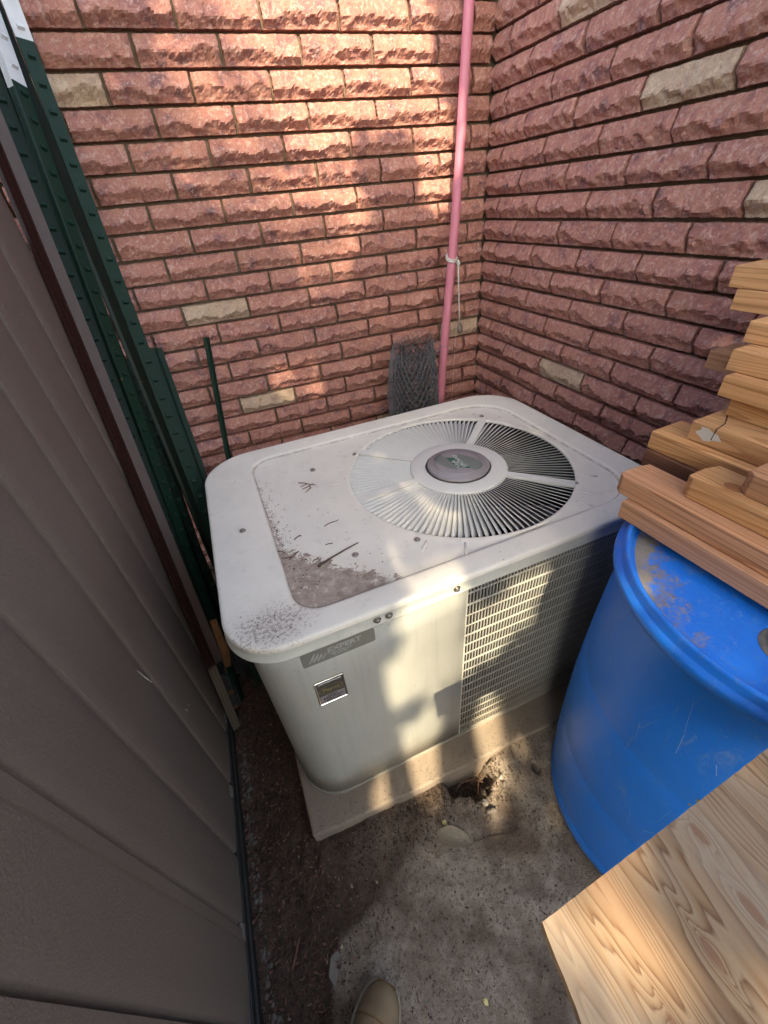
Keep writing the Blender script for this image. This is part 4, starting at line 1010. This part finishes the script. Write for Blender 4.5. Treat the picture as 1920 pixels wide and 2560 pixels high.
b = MB(); p_ = [(-.172,.225),(-.150,.232),(-.138,.190),(-.150,.168),(-.170,.160),(-.184,.196)]; b.prism(p_, -.03, -.002); tag(bevel(b.obj('concrete_chunk', M_stone), .003, 2), 'diamond shaped chip of pale concrete in the soil near the boot', 'concrete chip')
rnd = random.Random(31)
gm = MB()
for k in range(190):
    y = rnd.uniform(.0, .80); x = SX+.022+abs(rnd.gauss(0, .013)); s = rnd.uniform(.0015, .0065); z = gz(x, y)
    bm = bmesh.new(); bmesh.ops.create_icosphere(bm, subdivisions=1, radius=s)
    vs = [Vector((v_.co.x*rnd.uniform(.7,1.3)+x, v_.co.y*rnd.uniform(.7,1.5)+y, v_.co.z*.6+z+s*.3)) for v_ in bm.verts]; fs = [tuple(v_.index for v_ in f.verts) for f in bm.faces]; gm.add(vs, fs); bm.free()
tag(gm.obj('gravel', flat('gravel_dull', (.15,.125,.11), .95, 0, .5, 300, .6)), 'line of grey gravel along the foot of the shed', 'gravel', kind='stuff')
# leaves
def leaf(name, cx, cy, L, W, a_, m, lab, curl_=.01, z=None, grp=None):
    vs = []; fs = []; n = 10; z0 = gz(cx, cy)+.004 if z is None else z
    for i in range(n+1):
        t = i/n; wd = W*math.sin(math.pi*t**.8)**.8*(1 if t < .97 else .3)
        for k in (-1, -.5, 0, .5, 1):
            lx = L*(t-.5); ly = wd*k; lz = curl_*abs(k)**1.5*math.sin(t*3)+.004*math.sin(t*5)+.0025*mn.noise(Vector((t*6, k*3, cx*9)))
            vs.append((cx+lx*math.cos(a_)-ly*math.sin(a_), cy+lx*math.sin(a_)+ly*math.cos(a_), z0+lz))
    for i in range(n):
        for k in range(4): fs.append((i*5+k, i*5+k+1, (i+1)*5+k+1, (i+1)*5+k))
    o = mesh(name, vs, fs, m, None, True); return tag(o, lab, 'leaf', grp)
leaf('fallen_leaf', .212, .311, .105, .024, R(-35), M_leafdry, 'large dry grey brown leaf on the concrete in front of the pad', .012)
leaf('fallen_leaf', .202, .352, .018, .006, R(-60), M_yellow, 'tiny yellow leaf beside the large dry leaf', .002)
leaf('fallen_leaf', .130, .030, .016, .005, R(-70), M_yellow, 'pale yellow leaf left of the plywood corner', .002)
leaf('fallen_leaf', .118, -.062, .03, .010, R(20), M_leafgreen, 'grey green leaf on the dark stain at the bottom edge', .003)
leaf('fallen_leaf', -.085, .33, .014, .003, R(-80), M_pale, 'pale slim leaf on the soil in front of the pad corner', .001)
leaf('fallen_leaf', -.02, .31, .012, .0028, R(-60), M_pale, 'thin straw coloured leaf in front of the pad', .001)
def gtwig(pts, r, lab, m=M_pale):
    b = MB(); b.tube([Vector((x, y, gz(x, y)+.004+dz)) for x, y, dz in pts], r, 6); return tag(b.obj('twig', m), lab, 'twig')
gtwig([(.255,.285,.001),(.31,.275,.002),(.35,.262,.001),(.385,.262,.0)], .0016, 'thin stem trailing right from the large dry leaf', M_twig)
gtwig([(.016,.145,.002),(.045,.125,.001)], .0011, 'short straight straw on the concrete in front of the boot')
gtwig([(.165,-.035,.002),(.20,-.075,.003)], .0018, 'pale stick on the dark stain left of the plywood')
gtwig([(-.262,.24,.003),(-.235,.285,.006)], .0024, 'reddish chip of wood on the mulch beside the shed', M_needle)
for i, (x, y, a_) in enumerate(((.30,.422,.2),(.335,.418,-.4),(.35,.408,.9))):
    b = MB(); b.tube([(x-.03*math.cos(a_), y-.03*math.sin(a_), -.02), (x, y+.006, -.012), (x+.03*math.cos(a_), y+.03*math.sin(a_), -.022)], .0018, 6)
    tag(b.obj('root', M_needle), ('leftmost thin root in the washed out hole under the pad', 'middle root slanting across the washed out hole', 'rightmost upright root in the washed out hole')[i], 'root', 'roots in the washed out hole')
rf = gtwig([(.32,.40,.0),(.30,.41,.0)], .001, 'short root stub in the hole', M_needle); bpy.data.objects.remove(rf)

# boot of the person taking the photograph
bo = empty('boot', (-.134, .057, 0)); bo.rotation_euler = (0, 0, R(46-90)); tag(bo, 'toe of a worn tan suede boot at the bottom edge of the photo', 'boot')
def foot_ring(t, off=0.0):
    """t 0 heel .. 1 toe tip; half width and height of the boot"""
    return
L_ = .285; K = 22; J = 18; vs = []; fs = []
def hw(t): return .047*math.sqrt(max(0, 1-((t-.74)/.262)**2))**.75 if t > .74 else (.036+.011*(t-.25)/.49 if t > .25 else .036*math.sqrt(max(.02, 1-((.25-t)/.255)**2)))
def hh(t): return .052*math.sqrt(max(.0, 1-((t-.70)/.303)**2))**.7+.004 if t > .70 else .056+.10*max(0, (.66-t)/.66)**.9
for i in range(K+1):
    t = .004+.992*i/K
    for j in range(J):
        a_ = 2*math.pi*j/J; x = hw(t)*math.cos(a_); z = .024+max(0, hh(t)*math.sin(a_)) if math.sin(a_) > 0 else .024
        x *= (1 if math.sin(a_) >= 0 else 1)
        vs.append((x, L_*(t-.62), z if math.sin(a_) > 0 else .022))
for i in range(K):
    for j in range(J): j2 = (j+1) % J; fs.append((i*J+j, i*J+j2, (i+1)*J+j2, (i+1)*J+j))
fs += [tuple(range(J))[::-1], tuple(K*J+j for j in range(J))]
up = mesh('boot_upper', vs, fs, M_boot, bo, True); ss_ = up.modifiers.new('sub', 'SUBSURF'); ss_.levels = 1; ss_.render_levels = 1
b = MB(); outl = [(hw(.002+.996*i/30)+.004, L_*((.002+.996*i/30)-.62)*1.01) for i in range(31)]; outl = outl + [(-x, y) for x, y in outl[::-1]]
b.prism(outl, .001, .024); bevel(b.obj('boot_sole', M_sole, bo), .003, 2)
b = MB(); b.tube([(.043*math.sin(a_), L_*.12+.065*math.cos(a_)*1.05-.02, .030) for a_ in np.linspace(-1.9, 1.9, 21)], .0016, 5); b.obj('welt_stitching', M_twig, bo)
b = MB(); tt = .80; pts = [(hw(tt)*1.0*math.cos(a_), L_*(tt-.62)-.012*(1-math.sin(a_)), .0245+hh(tt)*math.sin(a_)*.985) for a_ in np.linspace(.05, math.pi-.05, 25)]
b.tube(pts, .0014, 5); b.obj('toe_seam', M_sole, bo)
b = MB()
for sg in (-1, 1):
    b.tube([(sg*(hw(t)+.0015), L_*(t-.62), .029) for t in np.linspace(.45, .985, 26)], [.0032]*26, 6)
b.obj('foxing_band', M_leafdry, bo)

# ---------------------------------------------------------------- behind the camera, unseen: fence added as sky blocker, tree crown shaped for sun gaps
fe = empty('added_fence', (0, -1.55, 0)); tag(fe, 'plain weathered board fence added unseen behind the viewer to dim low sky light', 'fence')  # added and unseen, cuts the sky light reaching low parts
b = MB(); b.box((0, -.009, .02), (.138, .009, 1.62)); fo_ = b.obj('picket', M_fence, fe); fo_.location = (-.55, 0, 0)
for k in range(1, 12): inst('picket', fo_.data, fe, (-.55+k*.142, 0, 0))
b = MB(); b.box((-.56, -.05, .35), (1.13, -.012, .44)); b.box((-.56, -.05, 1.25), (1.13, -.012, 1.34)); b.obj('rail', M_fence, fe)

S = to_sun; e1 = S.cross(Vector((0, 0, 1))).normalized(); e2 = S.cross(e1)
if e2.z < 0: e2 = -e2
if e1.x < 0: e1 = -e1
def ab(p): return (p.dot(e1), p.dot(e2))
def W(x, y, zr): return Vector((x, y, CAMZ+zr))
def poly_ab(pts): return [ab(W(*p)) for p in pts]
LIT = [  # (polygon, leaf probability inside)
 (poly_ab([(.30,1.762,.50),(.86,1.762,.50),(.89,1.762,.332),(.925,1.762,.256),(.967,1.762,.168),(.967,1.762,.10),(.955,1.762,-.05),(.86,1.762,-.06),(.84,1.762,.16),(.64,1.762,.20),(.50,1.762,.10),(.38,1.762,.12)]), .06),
 (poly_ab([(.05,1.762,.48),(.30,1.762,.5),(.36,1.762,.1),(.58,1.762,-.02),(.60,1.762,-.2),(.40,1.762,-.25),(.22,1.762,-.05),(.0,1.762,.05)]), .40),
 (poly_ab([(.50,1.762,.04),(.62,1.762,.02),(.62,1.762,-.07),(.52,1.762,-.06)]), .12),
 (poly_ab([(.12,1.762,-.50),(.34,1.762,-.46),(.36,1.762,-.66),(.14,1.762,-.70)]), .55),
 (poly_ab([(.34,1.762,-.20),(.52,1.762,-.16),(.54,1.762,-.30),(.36,1.762,-.36)]), .6),
 # front of the unit and pad
 (poly_ab([(.20,.525,-.66),(.345,.525,-.66),(.345,.525,-1.0),(.13,.525,-1.05),(.115,.525,-1.0),(.115,.525,-.90),(.155,.525,-.87),(.19,.525,-.78)]), .13),
 (poly_ab([(.137,.525,-1.21),(.10,.525,-1.365),(.04,.45,-1.37),(.20,.42,-1.40),(.23,.33,-1.42),(.30,.28,-1.42),(.385,.34,-1.41),(.41,.378,-1.4),(.443,.446,-1.4),(.475,.522,-1.37),(.475,.525,-1.25),(.36,.525,-1.16),(.30,.525,-1.10),(.20,.525,-1.15)]), .02),
 (poly_ab([(.345,.525,-.86),(.50,.525,-.72),(.57,.525,-.74),(.55,.525,-.86),(.46,.525,-.98),(.345,.525,-1.02)]), .12),
 (poly_ab([(.19,.51,-.637),(.36,.51,-.637),(.44,.74,-.637),(.38,.95,-.637),(.26,.90,-.637),(.20,.66,-.637)]), .66),
 # sliver of sun on the slab beside the barrel
 (poly_ab([(.440,.185,-1.41),(.462,.185,-1.41),(.535,.478,-1.37),(.525,.478,-1.37),(.486,.34,-1.41)]), .10),
 # stripe on the plywood (moved first below)
 (poly_ab([(.130,.030,-.523),(.158,.034,-.523),(.190,.005,-.523),(.205,-.028,-.523),(.215,-.06,-.523),(.185,-.06,-.523),(.172,-.025,-.523),(.150,.005,-.523)]), .05),
]
LIT.insert(0, LIT.pop())
LIT.insert(1, (poly_ab([(.112,.05,-.523),(.62,.08,-.523),(.62,-.10,-.523),(.10,-.10,-.523)]), .99))
def inside(pt, poly):
    x, y = pt; c = False; n = len(poly)
    for i in range(n):
        x0, y0 = poly[i]; x1, y1 = poly[(i+1) % n]
        if (y0 > y) != (y1 > y) and x < (x1-x0)*(y-y0)/(y1-y0)+x0: c = not c
    return c
tree = empty('shade_tree', (-.75, -2.9, 0)); tag(tree, 'leafy shade tree beyond the added fence, its unseen crown shaped to pass sun patches', 'tree')
b = MB(); tr = Vector((-.75, -2.9, 0))
b.tube([(0,0,-.1),(.03,.02,1.0),(.0,.05,2.0),(.08,.1,2.9),(.2,.2,3.7)], [.15,.12,.11,.09,.06], 14)
for ex, ey, ez in ((1.0,.6,3.6),(-.7,.9,3.9),(1.3,-.2,4.2),(.2,1.6,4.0),(-.4,-.6,4.4),(1.9,1.0,4.1)): b.tube([(.04,.07,2.3),(ex*.45,ey*.45,ez-.6),(ex,ey,ez)], [.06,.035,.012], 8)
b.obj('trunk', M_trunk, tree, True)
lf = MB(); rnd = random.Random(21)
amin, amax, bmin, bmax = -1.35, 1.9, -.45, 3.3
step = .040; na = int((amax-amin)/step); nb = int((bmax-bmin)/step); cnt = 0
base_ab = ab(Vector((0, 0, 0)))
for ia in range(na):
    for ib in range(nb):
        for rep in range(3):
            a_ = amin+(ia+rnd.random())*step; b__ = bmin+(ib+rnd.random())*step
            P0 = (a_, b__); pr_ = .96
            for pl, k in LIT:
                if inside(P0, pl): pr_ = k; break
            else:
                pr_ = .99
            # distance along the sun direction so that the leaf sits 3.7 to 4.6 m up
            zc = rnd.uniform(3.75, 4.35) if pr_ > .9 else rnd.uniform(9.0, 12.5)
            base = e1*a_+e2*b__; s_ = (zc-base.z)/S.z; p = base+S*s_
            if rnd.random() > pr_: continue
            if pr_ < .9 and pr_ > .3 and mn.noise(Vector((a_*14, b__*14, 2))) > .15*(1): 
                if rnd.random() < .75: continue
            L2 = rnd.uniform(.038, .055); 
            # keep the edges of bright gaps crisp: small leaves close to a gap
            near = any(inside((a_+dx, b__+dy), pl) and k < .2 for dx, dy in ((.035,0),(-.035,0),(0,.035),(0,-.035)) for pl, k in LIT)
            if near: L2 *= .38
            n_ = (S+Vector((rnd.uniform(-.5,.5), rnd.uniform(-.5,.5), rnd.uniform(-.5,.5)))).normalized(); t_ = n_.orthogonal().normalized(); t_ = (Matrix.Rotation(rnd.uniform(0, 6.28), 3, n_) @ t_); u__ = n_.cross(t_)
            q0 = p-tr
            lf.add([q0-t_*L2, q0-u__*L2*.62, q0+t_*L2, q0+u__*L2*.62], [(0,1,2,3)]); cnt += 1
crown = lf.obj('crown', flat('tree_leaf', (.06,.10,.03), .6), tree)  # leaves laid out as a sun mask, open over chosen patches
print('bricks', n1, n2, 'leaves', cnt, 'louvers', len(ang))
